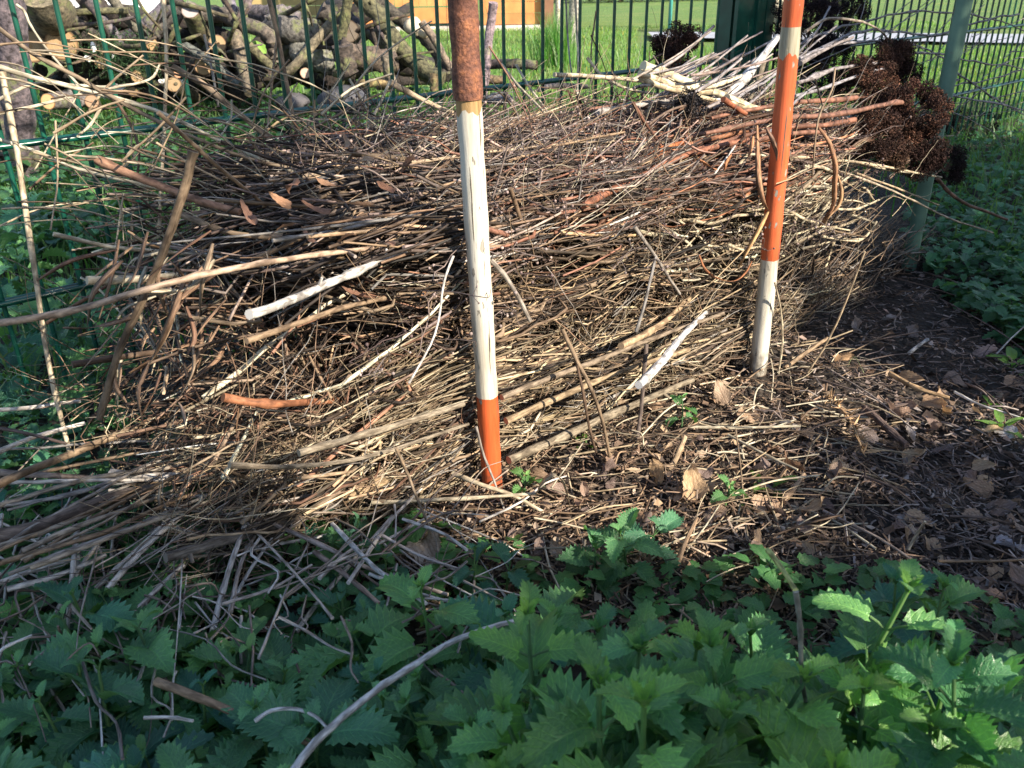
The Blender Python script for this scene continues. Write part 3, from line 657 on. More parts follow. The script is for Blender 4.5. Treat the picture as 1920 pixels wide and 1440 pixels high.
# third value: <= 0 is the distance in front of the fence plane, > 0 is a height above the ground
hand([
 ('upright pale stalk at the far left leaning across the fence', 'stalk', PALE, 3.6, 'stalk', [(3, 135, -.12), (22, 230, -.13), (58, 470, -.17), (82, 640, -.2), (128, 850, -.25)]),
 ('long brown stalk sloping down from the top left corner', 'stalk', TAN, 2.8, 'stalk', [(-20, 40, -.08), (60, 100, -.1), (135, 140, -.12), (235, 195, -.15), (330, 245, -.2), (470, 300, -.25), (640, 335, -.3)]),
 ('pale long stalk crossing the upper left fence rail', 'stalk', PALE, 3.0, 'stalk', [(-20, 120, -.1), (60, 145, -.11), (140, 165, -.12), (290, 205, -.16), (430, 270, -.2), (560, 325, -.28)]),
 ('thin pale arched stalk just under the cut logs', 'stalk', PALE, 2.0, 'stalk', [(-10, 190, -.08), (60, 158, -.1), (120, 158, -.1), (210, 163, -.1), (280, 150, -.1), (300, 120, -.1)]),
 ('thin pale stalk running from lower left to a cut tip by the rail', 'stalk', PALE, 1.9, 'stalk', [(-10, 215, -.12), (60, 200, -.12), (150, 177, -.12), (240, 158, -.12)]),
 ('pale stalk curving from the left border down behind the pile', 'stalk', PALE, 2.4, 'stalk', [(0, 262, -.1), (70, 285, -.12), (150, 318, -.15), (260, 345, -.25), (420, 385, -.3)]),
 ('thick stalk with pale cut end slanting down over the fence rail', 'stalk', TAN, 4.6, 'stalk', [(322, 125, -.05), (380, 158, -.07), (440, 205, -.1), (510, 262, -.14), (575, 315, -.2)]),
 ('tall straight pale stalk standing against the fence at the left', 'stalk', PALE, 2.8, 'stalk', [(305, -30, -.03), (312, 90, -.04), (311, 210, -.06), (303, 330, -.1), (298, 440, -.14)]),
 ('broad tan stalk standing before the fence, upper left middle', 'stalk', TAN, 3.6, 'stalk', [(500, -20, -.03), (522, 70, -.04), (545, 190, -.06), (566, 290, -.1)]),
 ('thin reddish stalk crossing the broad tan one', 'stalk', TAN, 2.0, 'stalk', [(520, 70, -.04), (506, 200, -.05), (498, 330, -.1)]),
 ('thin grey stalk standing before the log pile, left of the broad tan one', 'stalk', GREY, 2.0, 'stalk', [(383, 65, -.02), (398, 130, -.02), (410, 200, -.03)]),
 ('loosely bent pale straw hooked over the first fence rods', 'stalk', PALE, 1.8, 'stalk', [(30, 8, -.02), (45, 20, -.02), (58, 48, -.03), (95, 100, -.04), (160, 172, -.08)]),
 ('brown withered stem with bent tip below the left rail', 'stalk', BROWN, 2.2, 'stalk', [(190, 170, -.08), (225, 200, -.08), (252, 250, -.1), (260, 290, -.12), (256, 330, -.14)]),
 ('thick reddish brown stalk with a cut end pointing up left', 'stalk', (.36, .20, .13), 5.4, 'stalk', [(182, 300, -.24), (240, 325, -.27), (310, 352, -.3), (370, 375, -.34), (450, 398, -.38)]),
 ('tan stalk just below the thick reddish one', 'stalk', TAN, 3.4, 'stalk', [(330, 398, -.34), (380, 418, -.37), (440, 438, -.4), (560, 450, -.4)]),
 ('old grey brown stick leaning upright in front of the left end', 'branch', (.19, .14, .095), 4.0, 'bark', [(362, 285, -.52), (350, 345, -.52), (322, 430, -.52), (290, 520, -.52), (252, 600, -.52), (218, 680, -.52), (186, 790, -.52)]),
 ('very long smooth stalk lying across the left end of the pile', 'stalk', (.46, .33, .24), 3.2, 'stalk', [(-30, 610, -.46), (110, 587, -.5), (240, 553, -.54), (370, 518, -.56), (470, 498, -.56), (567, 482, -.54), (700, 465, -.5)]),
 ('short thick stub with a bright cut end at the left', 'stalk', PALE, 4.4, 'stalk', [(163, 526, -.42), (230, 524, -.42), (275, 522, -.42), (330, 515, -.4)]),
 ('whitish peeled stick poking out left of the white pole', 'branch', SILVER, 4.3, 'bark', [(466, 590, -.62), (530, 570, -.6), (600, 543, -.56), (690, 505, -.53), (762, 475, -.5)]),
 ('grey tan stalk below the whitish peeled stick', 'stalk', TAN, 3.0, 'stalk', [(462, 640, -.6), (540, 613, -.58), (640, 578, -.55), (720, 560, -.5)]),
 ('dark striped stub at the left foot of the pile', 'stalk', BROWN, 3.6, 'stalk', [(135, 684, -.46), (205, 672, -.46), (290, 660, -.44)]),
 ('orange red stem glowing low in the left half', 'stalk', ORANGE, 4.4, 'stalk', [(418, 745, -.56), (500, 757, -.56), (560, 755, -.54), (650, 750, -.5)]),
 ('long tan stalk running from the lower left corner into the pile foot', 'stalk', TAN, 4.6, 'stalk', [(-40, 925, .16), (60, 880, .15), (143, 847, .14), (230, 812, .13), (320, 775, .12), (415, 742, .10)]),
 ('silvery split old stem lying over the nettles at the lower left', 'branch', SILVER, 6.0, 'bark', [(208, 888, .10), (280, 896, .10), (370, 890, .10), (450, 868, .09), (560, 850, .08), (640, 832, .07), (760, 812, .05), (850, 798, .04)]),
 ('second weathered stem right under the silvery one', 'branch', GREY, 6.0, 'bark', [(440, 900, .08), (520, 888, .07), (640, 862, .06), (760, 838, .04), (860, 812, .03)]),
 ('dark thick old stem entering from the left border', 'branch', (.16, .13, .115), 8.0, 'bark', [(-40, 1012, .11), (60, 990, .11), (150, 955, .11), (240, 925, .10), (300, 912, .10)]),
 ('dark bark covered stick ending above the nettles', 'branch', (.20, .17, .145), 5.6, 'bark', [(310, 1046, .10), (400, 1018, .09), (520, 985, .07), (640, 940, .05), (760, 890, .04), (880, 846, .03)]),
 ('brown stem running level from the left border below the tan stalk', 'stalk', (.25, .19, .16), 3.5, 'stalk', [(-30, 884, .12), (80, 890, .12), (200, 897, .10), (330, 905, .09)]),
 ('thin silvery stalk sagging below the split old stem', 'stalk', SILVER, 2.6, 'stalk', [(205, 920, .09), (330, 930, .08), (420, 925, .07), (490, 905, .06), (600, 868, .05)]),
 ('pale curved stalk high at the far left border, shaded', 'stalk', SILVER, 3.0, 'stalk', [(-30, 770, .14), (50, 765, .14), (150, 752, .13)]),
 ('shaded grey stalk between the pale curved one and the long tan one', 'stalk', SILVER, 3.2, 'stalk', [(-20, 855, .13), (60, 820, .13), (160, 792, .13)]),
 ('dark thin stem over the shaded nettles at the left', 'stalk', (.14, .10, .09), 2.2, 'stalk', [(-20, 800, .15), (50, 812, .15), (125, 832, .14)]),
 ('white stalk hanging with its tip down among the nettles', 'stalk', SILVER, 3.0, 'stalk', [(145, 985, .10), (135, 1080, .08), (128, 1150, .06), (117, 1245, .04)]),
 ('pale stalk beside the hanging white one, leaning right', 'stalk', SILVER, 2.8, 'stalk', [(78, 1207, .04), (120, 1120, .05), (160, 1050, .07), (215, 985, .09)]),
 ('pair of bleached stalks crossing near the dark bark stick, left one', 'stalk', SILVER, 3.2, 'stalk', [(202, 1104, .07), (250, 1050, .08), (300, 1000, .09), (345, 965, .10)]),
 ('pair of bleached stalks crossing near the dark bark stick, right one', 'stalk', SILVER, 2.7, 'stalk', [(136, 1150, .05), (200, 1085, .06), (270, 1020, .08), (322, 968, .09)]),
 ('tan stalk with blunt tip at the left border above the white ones', 'stalk', TAN, 3.2, 'stalk', [(-30, 1065, .09), (50, 1040, .09), (140, 1012, .09), (250, 990, .09)]),
 ('short silvery stalk with blunt tip below the tan one', 'stalk', SILVER, 3.0, 'stalk', [(14, 1105, .08), (70, 1090, .08), (120, 1075, .08), (200, 1040, .08)]),
 ('second silvery stalk lying beside the short one', 'stalk', SILVER, 2.8, 'stalk', [(-20, 1100, .08), (60, 1070, .08), (150, 1045, .08)]),
 ('bleached stalk pointing down left, in the middle of the nettles', 'stalk', SILVER, 3.0, 'stalk', [(226, 1180, .05), (270, 1130, .05), (310, 1090, .06), (346, 1060, .07)]),
 ('long bleached stalk standing steeply beside the cut ends', 'stalk', SILVER, 3.4, 'stalk', [(392, 1212, .03), (410, 1140, .05), (430, 1070, .07), (460, 985, .09)]),
 ('thin bleached stalk parallel to the steep one', 'stalk', SILVER, 2.0, 'stalk', [(430, 1145, .05), (462, 1080, .06), (510, 1010, .07)]),
 ('straight pale stalk crossing toward the upper right over the fallen straw', 'stalk', SILVER, 2.8, 'stalk', [(556, 1185, .03), (610, 1115, .04), (680, 1035, .05), (738, 968, .06)]),
 ('pale stalk sloping down right across the fallen straw', 'stalk', (.42, .36, .33), 2.6, 'stalk', [(470, 962, .08), (600, 1020, .07), (700, 1068, .05), (842, 1113, .04)]),
 ('brownish stalk with rounded end sloping down right above the straw', 'stalk', (.38, .30, .26), 3.0, 'stalk', [(590, 1035, .06), (650, 1080, .06), (710, 1132, .05)]),
 ('thin upright white straw sticking out of the nettles', 'stalk', SILVER, 1.8, 'stalk', [(453, 1155, .05), (450, 1200, .04), (453, 1245, .03)]),
 ('tan cut stalk lying on the nettles at the lower left', 'stalk', TAN, 3.6, 'stalk', [(293, 1278, .11), (370, 1308, .11), (450, 1340, .10), (580, 1392, .08)]),
 ('long curved bleached stalk rising from the bottom border to the middle', 'stalk', SILVER, 2.7, 'stalk', [(545, 1450, .17), (590, 1392, .17), (660, 1330, .165), (740, 1272, .16), (830, 1213, .15), (900, 1185, .14), (970, 1165, .13)]),
 ('thin wavy straw joining the long curved stalk near the bottom', 'stalk', SILVER, 1.6, 'stalk', [(478, 1352, .12), (510, 1332, .12), (555, 1329, .12), (590, 1342, .12), (612, 1362, .12)]),
 ('short thin straw left of the wavy one near the bottom', 'stalk', SILVER, 1.5, 'stalk', [(270, 1346, .11), (320, 1345, .11), (362, 1352, .11)]),
 ('curled straw loop at the left border near the bottom', 'stalk', SILVER, 1.6, 'stalk', [(-10, 1240, .1), (8, 1215, .1), (60, 1192, .1)]),
 ('green and grey upright stem standing among the big nettles', 'stalk', (.30, .28, .24), 1.8, 'stalk', [(1492, 1108, .27), (1500, 1180, .24), (1506, 1290, .18), (1536, 1400, .1)]),
 ('yellow green bent tip above the grey stem in the nettles', 'stalk', (.42, .45, .16), 1.9, 'stalk', [(1440, 1032, .25), (1465, 1065, .26), (1492, 1108, .27)]),
 ('brown forked twig standing before the pile between the poles', 'twig', TAN, 2.8, 'bark', [(1055, 617, -.58), (1085, 680, -.6), (1112, 735, -.62), (1133, 800, -.62), (1147, 880, -.62)]),
 ('thin twig branching down beside the forked one', 'twig', BROWN, 1.9, 'bark', [(1078, 668, -.59), (1092, 730, -.62), (1105, 800, -.63), (1118, 850, -.64)]),
 ('dark crooked stick standing below the silvery tube', 'twig', (.14, .105, .09), 3.2, 'bark', [(1212, 645, -.56), (1207, 720, -.58), (1201, 790, -.6), (1188, 860, -.62), (1166, 915, -.66), (1138, 965, -.7)]),
 ('silvery tube with a dark open end pointing down left', 'branch', (.68, .66, .66), 5.4, 'bark', [(1197, 722, -.66), (1225, 692, -.64), (1262, 648, -.6), (1290, 615, -.57), (1322, 585, -.53)]),
 ('hollow brown stalk above the silvery tube', 'stalk', (.42, .30, .19), 5.0, 'stalk', [(1165, 648, -.6), (1205, 628, -.58), (1248, 600, -.56), (1290, 560, -.52)]),
 ('thin grey stick standing on the hollow brown stalk', 'twig', GREY, 2.4, 'bark', [(1193, 622, -.6), (1208, 575, -.6), (1221, 520, -.58), (1230, 480, -.56)]),
 ('grey stick leaning down right from the top of the thin one', 'twig', GREY, 2.6, 'bark', [(1190, 425, -.55), (1228, 478, -.56), (1252, 515, -.56), (1276, 552, -.56)]),
 ('mottled stick sticking out right of the white pole', 'twig', (.34, .30, .26), 3.0, 'bark', [(920, 488, -.56), (945, 515, -.57), (966, 548, -.58), (994, 602, -.59)]),
 ('thin bluish straw hanging left of the white pole', 'stalk', SILVER, 1.4, 'stalk', [(850, 480, -.57), (832, 530, -.58), (815, 625, -.59), (765, 718, -.6)]),
 ('pale straw lying level in front of the orange pole foot', 'stalk', PALE, 2.6, 'stalk', [(698, 943, .05), (800, 938, .05), (900, 934, .05), (1005, 927, .05)]),
 ('pale split straw crossing before the orange pole foot', 'stalk', PALE, 3.0, 'stalk', [(850, 888, .06), (900, 908, .06), (960, 928, .05), (1020, 960, .03)]),
 ('thin grey straw passing in front of the orange pole foot', 'stalk', GREY, 1.6, 'stalk', [(893, 800, -.58), (905, 850, -.585), (925, 900, -.6), (945, 955, -.62)]),
 ('pale upright straw left of the orange pole foot', 'stalk', TAN, 1.8, 'stalk', [(742, 840, -.6), (765, 890, -.6), (785, 940, -.62), (800, 975, -.63)]),
 ('thick old stem bottom left of the orange band', 'branch', (.36, .27, .17), 7.0, 'bark', [(640, 936, .06), (700, 910, .06), (790, 873, .05), (885, 842, .04)]),
 ('thick old stem right of the orange band', 'branch', (.36, .27, .16), 7.0, 'bark', [(950, 818, -.5), (1010, 790, -.5), (1060, 768, -.5), (1150, 725, -.48)]),
 ('lowest weathered stem in the foot of the pile right of the orange band', 'branch', (.30, .24, .17), 5.5, 'bark', [(955, 862, -.565), (1060, 815, -.565), (1180, 762, -.565), (1300, 712, -.565)]),
 ('weathered stem just above the lowest one right of the orange band', 'branch', (.34, .26, .17), 4.5, 'bark', [(948, 790, -.56), (1050, 745, -.56), (1160, 700, -.56), (1290, 655, -.56)]),
 ('slender weathered stem above them between the poles', 'branch', (.27, .22, .17), 3.6, 'bark', [(940, 745, -.56), (1040, 705, -.56), (1140, 668, -.56), (1260, 622, -.56), (1360, 590, -.56)]),
 ('rough stem in the foot of the pile just left of the white pole', 'branch', (.32, .26, .19), 4.0, 'bark', [(560, 850, -.575), (660, 822, -.575), (770, 790, -.57), (868, 758, -.565)]),
 ('second rough stem left of the white pole, lower and longer', 'branch', (.30, .25, .19), 2.7, 'bark', [(430, 872, -.58), (560, 872, -.58), (700, 850, -.575), (880, 792, -.565)]),
 ('weathered thick stem behind the white foot of the right pole', 'branch', (.38, .29, .18), 10, 'bark', [(1250, 668, -.47), (1330, 652, -.47), (1400, 650, -.47), (1462, 640, -.46)]),
 ('thick stem above it pointing up right past the white foot', 'branch', (.42, .32, .19), 9, 'bark', [(1250, 640, -.46), (1330, 612, -.46), (1430, 580, -.46), (1500, 568, -.46), (1562, 548, -.46)]),
 ('short thick cane leaning on the litter right of the white foot', 'stalk', (.36, .26, .17), 3.6, 'stalk', [(1472, 690, .01), (1510, 662, .03), (1552, 634, .05)]),
 ('thin long pale stem standing obliquely right of the white foot', 'stalk', (.45, .36, .25), 1.8, 'stalk', [(1513, 700, .01), (1557, 628, .08), (1592, 548, .15), (1620, 470, .22)]),
 ('golden thin straw standing right beside the white foot', 'stalk', PALE, 1.7, 'stalk', [(1458, 712, -.6), (1467, 640, -.6), (1463, 580, -.6), (1452, 530, -.6)]),
 ('large white peeled branch rising to the upper right', 'branch', (.66, .62, .60), 8.0, 'bark', [(1340, 192, -.36), (1385, 160, -.36), (1408, 132, -.35), (1430, 105, -.34), (1456, 70, -.33)]),
 ('lichen covered dark piece under the white peeled branch', 'branch', (.18, .15, .11), 5.5, 'bark', [(1432, 115, -.3), (1422, 150, -.31), (1405, 188, -.33)]),
 ('splintered cream wood, topmost piece of the bright bundle', 'branch', (.74, .64, .45), 7.5, 'bark', [(1206, 124, -.33), (1250, 138, -.34), (1300, 160, -.35), (1360, 180, -.37)]),
 ('splintered cream wood, middle piece of the bright bundle', 'branch', (.72, .62, .44), 5.0, 'bark', [(1200, 138, -.35), (1240, 150, -.35), (1290, 168, -.36), (1335, 172, -.37)]),
 ('splintered cream wood, lowest piece of the bright bundle', 'branch', (.70, .60, .42), 4.5, 'bark', [(1198, 143, -.34), (1235, 160, -.36), (1290, 175, -.37), (1345, 190, -.38)]),
 ('curved cream stick sweeping up right over the bright bundle', 'branch', (.72, .64, .48), 4.0, 'bark', [(1285, 165, -.37), (1330, 163, -.37), (1360, 155, -.36), (1390, 142, -.35)]),
 ('broad cream splinter below the white peeled branch', 'branch', (.74, .66, .48), 8.0, 'bark', [(1362, 185, -.42), (1390, 196, -.42), (1430, 208, -.42), (1470, 212, -.42)]),
 ('level pale cane with a dark band above the pile middle', 'cane', PALE, 3.8, 'stalk', [(1040, 141, -.2), (1100, 145, -.2), (1160, 150, -.22), (1230, 158, -.24), (1330, 164, -.26)]),
 ('bent pale stick joining the level cane from the left', 'cane', PALE, 3.0, 'stalk', [(1101, 108, -.12), (1122, 135, -.14), (1150, 155, -.17), (1190, 170, -.2), (1260, 180, -.22)]),
 ('grey level branch lying on the pile top behind the red stems', 'branch', (.42, .37, .34), 5.5, 'bark', [(1120, 212, -.3), (1170, 203, -.3), (1230, 196, -.31), (1290, 196, -.33), (1340, 195, -.34)]),
 ('red stem with a cut end reaching farthest right', 'stalk', RED, 4.6, 'stalk', [(1690, 193, -.5), (1640, 203, -.5), (1560, 218, -.5), (1480, 222, -.49), (1390, 236, -.46), (1280, 262, -.44)]),
 ('red stem ending above the longest red one', 'stalk', RED, 4.2, 'stalk', [(1606, 184, -.46), (1560, 190, -.46), (1500, 194, -.46), (1430, 205, -.44), (1330, 226, -.42)]),
 ('red stem ending just under the longest red one', 'stalk', RED, 4.2, 'stalk', [(1602, 224, -.5), (1550, 235, -.5), (1490, 238, -.5), (1400, 252, -.47), (1290, 285, -.46)]),
 ('pale red stem along the front edge right of the right pole', 'stalk', RED, 4.0, 'stalk', [(1545, 248, -.5), (1490, 250, -.5), (1420, 262, -.48), (1330, 290, -.47)]),
 ('short loose red cane end beside the right pole', 'stalk', (.36, .12, .06), 5.0, 'stalk', [(1356, 186, -.44), (1376, 200, -.44), (1398, 214, -.44)]),
 ('thick red stem slanting down to the left on the front edge', 'stalk', (.29, .12, .07), 5.0, 'stalk', [(1092, 386, -.52), (1150, 354, -.51), (1210, 325, -.5), (1290, 290, -.49), (1400, 262, -.48)]),
 ('second red stem right above the thick slanting one', 'stalk', ORANGE, 4.5, 'stalk', [(1130, 345, -.48), (1210, 305, -.47), (1290, 272, -.46), (1400, 245, -.45)]),
 ('orange bark strip glowing among the red stems', 'stalk', (.42, .14, .05), 5.0, 'stalk', [(1210, 300, -.46), (1245, 278, -.46), (1280, 268, -.46)]),
 ('first of two pale canes reaching under the dark flower heads', 'cane', PALE, 2.6, 'stalk', [(1450, 292, -.5), (1560, 297, -.5), (1660, 308, -.52), (1765, 329, -.54)]),
 ('second of two pale canes reaching under the dark flower heads', 'cane', PALE, 3.0, 'stalk', [(1480, 300, -.49), (1590, 305, -.5), (1670, 316, -.51), (1736, 325, -.53)]),
 ('long thin cane drooping right onto the shaded weeds', 'cane', (.42, .33, .24), 2.0, 'stalk', [(1500, 300, -.5), (1600, 327, -.52), (1700, 365, -.55), (1780, 402, -.58), (1865, 430, -.62)]),
 ('dark thick cane drooping right past the green post', 'cane', (.17, .10, .075), 4.0, 'stalk', [(1757, 334, -.52), (1782, 362, -.54), (1815, 385, -.56), (1850, 397, -.58), (1888, 412, -.6)]),
 ('thin cane crossing the green post at mid height', 'cane', (.44, .35, .25), 1.9, 'stalk', [(1605, 325, -.52), (1680, 352, -.52), (1762, 384, -.52)]),
 ('crooked pale branch in the right front, upper fork', 'branch', (.62, .54, .38), 3.6, 'bark', [(1275, 350, -.5), (1310, 358, -.5), (1345, 366, -.5), (1385, 340, -.5), (1430, 322, -.5)]),
 ('crooked pale branch behind the right pole', 'branch', (.62, .54, .38), 3.4, 'bark', [(1270, 340, -.46), (1340, 325, -.46), (1380, 320, -.46), (1420, 335, -.46), (1490, 348, -.46), (1560, 335, -.46)]),
 ('pale zigzag twig ending in the dark hollow at the right', 'twig', (.60, .52, .38), 3.0, 'bark', [(1500, 400, -.48), (1522, 400, -.48), (1535, 370, -.48), (1528, 365, -.48)]),
 ('pale kinked twig below the hollow at the right', 'twig', (.60, .52, .38), 3.0, 'bark', [(1541, 443, -.5), (1608, 450, -.5), (1636, 430, -.5), (1645, 415, -.5)]),
 ('pale forked stick slanting toward the green post', 'twig', (.58, .50, .37), 3.2, 'bark', [(1540, 328, -.45), (1580, 340, -.45), (1620, 352, -.46), (1640, 380, -.47)]),
 ('pale stick from the dark hollow to the lower right', 'twig', (.60, .52, .38), 2.8, 'bark', [(1595, 402, -.48), (1625, 412, -.48), (1648, 422, -.48)]),
 ('tall bare stalk crossing the orange pole top', 'stalk', TAN, 1.8, 'stalk', [(1565, 130, -.5), (1560, 170, -.52), (1535, 225, -.54), (1525, 330, -.55)]),
 ('upright grey stalk bunch behind the fence, left stem', 'stalk', GREY, 1.9, 'stalk', [(1060, -20, -.03), (1064, 50, -.03), (1068, 100, -.05), (1075, 150, -.1)]),
 ('upright pale stalk bunch behind the fence, middle stem', 'stalk', PALE, 2.2, 'stalk', [(1078, -20, -.04), (1082, 60, -.05), (1085, 110, -.08), (1084, 180, -.12)]),
 ('thin leaning stalk right of the pale upright one', 'stalk', TAN, 1.6, 'stalk', [(1118, 20, -.05), (1110, 80, -.05), (1108, 130, -.08), (1112, 185, -.12)]),
 ('thick pale stick with bark peeling, left of the rusty sleeve', 'branch', (.48, .36, .24), 4.4, 'bark', [(732, 155, -.2), (770, 175, -.21), (815, 198, -.23), (850, 212, -.26)]),
 ('thin crossing straw leaning left of the rusty sleeve', 'stalk', PALE, 2.0, 'stalk', [(655, 148, -.12), (685, 200, -.14), (705, 240, -.16), (725, 278, -.2)]),
 ('pale straw leaning right, crossing the former one', 'stalk', PALE, 2.3, 'stalk', [(731, 153, -.15), (712, 195, -.16), (690, 240, -.18), (672, 280, -.22)]),
 ('straw bent over in a long flat arch below the rail', 'stalk', TAN, 2.0, 'stalk', [(565, 250, -.2), (620, 222, -.18), (690, 185, -.15), (735, 168, -.14)]),
 ('slim stalk from the fence down to the pile top, left of middle', 'stalk', PALE, 2.4, 'stalk', [(940, 120, -.1), (975, 165, -.15), (1000, 190, -.2), (1022, 212, -.24)]),
 ('second slim stalk beside it, leaning the same way', 'stalk', PALE, 2.2, 'stalk', [(968, 122, -.1), (990, 160, -.14), (1012, 190, -.18), (1030, 215, -.22)]),
])
# dry flat strap leaves hanging around the right pole and at the left end
def strap(pts, wdt, color, label, group=None, twist=1.5):
    P = spline(pts, 5); n = len(P); T = np.gradient(P, axis=0); T /= np.linalg.norm(T, axis=1)[:, None]
    ref = np.array([.5, -.8, .1]); A = np.cross(T, ref); A /= np.linalg.norm(A, axis=1)[:, None] + 1e-9; B = np.cross(T, A)
    a = np.linspace(0, twist, n) + rnd.uniform(0, 1); Wd = A * np.cos(a)[:, None] + B * np.sin(a)[:, None]; Nn = np.cross(T, Wd)
    w_ = wdt * .72 * np.sin(np.linspace(.25, math.pi - .12, n)) ** .6
    V = np.stack([P - Wd * w_[:, None], P - Nn * (w_ * .12)[:, None], P + Wd * w_[:, None], P + Nn * .0006 - Nn * (w_ * .10)[:, None]], 1).reshape(-1, 3)
    mb = MB(); i = np.arange(n - 1)[:, None] * 4; F = np.concatenate([i + np.array([[a_, (a_ + 1) % 4, 4 + (a_ + 1) % 4, 4 + a_]]) for a_ in range(4)])
    L = np.r_[0, np.cumsum(np.linalg.norm(np.diff(P, axis=0), axis=1))]
    UV = np.stack([np.tile([0, .5, 1, .5], n) * 1.0, np.repeat(L, 4) + rnd.random() * 9], 1)
    mb.add(V, F, UV, vary(color, .1)); return tag(mb.build('strap_leaf', M['stalk'], loc=P.mean(0)), label, 'dry leaf', group)
BL = (.34, .19, .11)
for pts, wd, c, lab in [
  ([(1536, 240, -.54), (1556, 270, -.56), (1566, 310, -.57), (1565, 345, -.57), (1562, 385, -.57), (1545, 412, -.56), (1535, 425, -.55)], .0062, BL, 'long brown strap leaf hanging in a bow right of the orange pole'),
  ([(1572, 330, -.56), (1578, 360, -.57), (1572, 385, -.57), (1555, 405, -.57), (1540, 425, -.56)], .005, (.42, .25, .13), 'paler strap leaf curling beside the long bowed one'),
  ([(1420, 235, -.56), (1421, 290, -.58), (1423, 340, -.6), (1432, 380, -.61), (1442, 397, -.61)], .0058, BL, 'brown strap leaf running down the left side of the orange pole'),
  ([(1441, 396, -.61), (1428, 420, -.61), (1412, 450, -.61), (1395, 482, -.61), (1383, 505, -.6)], .0055, (.55, .33, .15), 'bright tan folded strap leaf pointing down left of the orange pole'),
  ([(1436, 238, -.58), (1448, 262, -.59), (1455, 285, -.59), (1456, 302, -.59)], .0048, (.24, .14, .10), 'dark folded leaf tip lying over the orange pole'),
  ([(1455, 345, -.6), (1485, 335, -.6), (1515, 320, -.59), (1552, 306, -.57)], .0038, (.58, .38, .24), 'tan pointed leaf sticking across the orange pole to the right'),
  ([(1311, 478, -.56), (1322, 505, -.58), (1345, 522, -.6), (1375, 527, -.6), (1397, 512, -.6), (1410, 490, -.58)], .0034, (.40, .17, .08), 'reddish leaf hanging in a loop left of the white foot'),
  ([(1372, 290, -.55), (1362, 305, -.56), (1358, 320, -.56)], .004, (.46, .2, .09), 'small curled orange brown leaf left of the orange pole'),
  ([(1412, 255, -.55), (1409, 275, -.56), (1404, 292, -.56), (1400, 302, -.56)], .005, (.46, .22, .11), 'curled leaf hanging at the front edge left of the orange pole'),
  ([(1312, 300, -.54), (1330, 312, -.55), (1345, 318, -.55)], .005, (.46, .2, .09), 'flat orange strap leaf under the red stems'),
  ([(1280, 262, -.5), (1320, 285, -.51), (1400, 288, -.53), (1440, 278, -.55)], .003, (.4, .24, .2), 'slim pinkish leaf bridging to the orange pole'),
  ([(1000, 965, .01), (1008, 920, .06), (1030, 893, .09), (1052, 898, .09), (1064, 930, .05), (1072, 968, .01)], .0055, (.55, .46, .32), 'split pale straw bent into an arch below the orange pole foot'),
  ([(690, 168, -.01), (700, 120, -.01), (712, 60, .0), (705, 5, -.01)], .002, (.5, .45, .38), 'dry tendril winding up the fence rods left of the rusty sleeve'),
  ([(340, 840, -.6), (347, 800, -.6), (342, 770, -.58), (335, 755, -.57)], .004, (.34, .24, .18), 'curved leaf strap standing on the lit round nettle'),
]:
    strap([PN(a, b_, d) if d <= 0 else PZ(a, b_, d) for a, b_, d in pts], wd, c, lab)
# withered sword leaves at the left end
for i in range(46):
    x0, y0 = rnd.uniform(215, 430), rnd.uniform(430, 700); dx = rnd.uniform(-1, .35); ln = rnd.uniform(60, 170); n0 = rnd.uniform(-.54, -.38)
    a = rnd.gauss(2.15, .45) if i % 3 else rnd.uniform(0, 3.1)
    ex, ey = x0 + math.cos(a) * ln, y0 + math.sin(a) * ln; mx, my = (x0 + ex) / 2 + rnd.uniform(-22, 22), (y0 + ey) / 2 + rnd.uniform(-16, 16)
    strap([PN(x0, y0, n0), PN(mx, my, n0 - .02), PN(ex, ey, n0 + rnd.uniform(-.03, .03))], rnd.uniform(.0022, .0048), rnd.choice([(.27, .165, .105), (.36, .25, .165), (.22, .125, .085), PALE, (.30, .19, .125)]),
          'brown withered sword leaf in the tangle at the left end of the pile', 'withered sword leaves at the left end', rnd.uniform(0, 3))

# the heap itself ------------------------------------------------------------------
def top_z(s, n):
    """height of the pile top"""
    e = min(1, max(0, (s + .10) / .36)) * (1 if s < 1.2 else max(.0, 1 - (s - 1.2) / .4))
    return (.318 + .02 * math.sin(s * 5) + .02 * (n + .5) / .5 + .045 * math.sin(math.pi * min(1, max(0, (n + .56) / .56))) + .012 * math.sin(s * 19 + n * 25)) * (.42 + .58 * e)
def heap_color(s, n, z, y_):
    """what lies where; the right end is darkened for its shaded hollow"""
    h = z / .37
    q = rnd.random()
    if h > .78 and s > .55 and s < 1.25 and q < .7: return rnd.choice([RED, RED, RUSTY, ORANGE, (.28, .18, .14), (.24, .17, .15), (.20, .11, .08)])
    if h > .8: return rnd.choice([(.20, .155, .14), (.28, .22, .19), BROWN, GREY, (.15, .11, .10), DARK, TAN])
    if s < .35 and h > .25: return rnd.choice([BROWN, (.19, .115, .08), (.27, .195, .14), TAN, (.10, .065, .048), (.20, .105, .07), DARK, PALE])
    if s > 1.08 and h < .8 and q < .72: return rnd.choice([DARK, DARK, BROWN, (.09, .065, .05)])  # dark stalks paint in the shade of the hollow at this end
    if h > .5 and s > .75: return rnd.choice([PALE, STRAW, (.44, .38, .28), TAN, DARK, BROWN])
    if h > .5: return rnd.choice([BROWN, TAN, (.22, .15, .10), DARK, (.34, .25, .15), DARK])
    if h > .22: return rnd.choice([STRAW, (.36, .28, .18), TAN, (.28, .21, .14), DARK, BROWN])
    return rnd.choice([(.32, .26, .19), STRAW, TAN, (.27, .22, .165), GREY, BROWN])
HOL = []
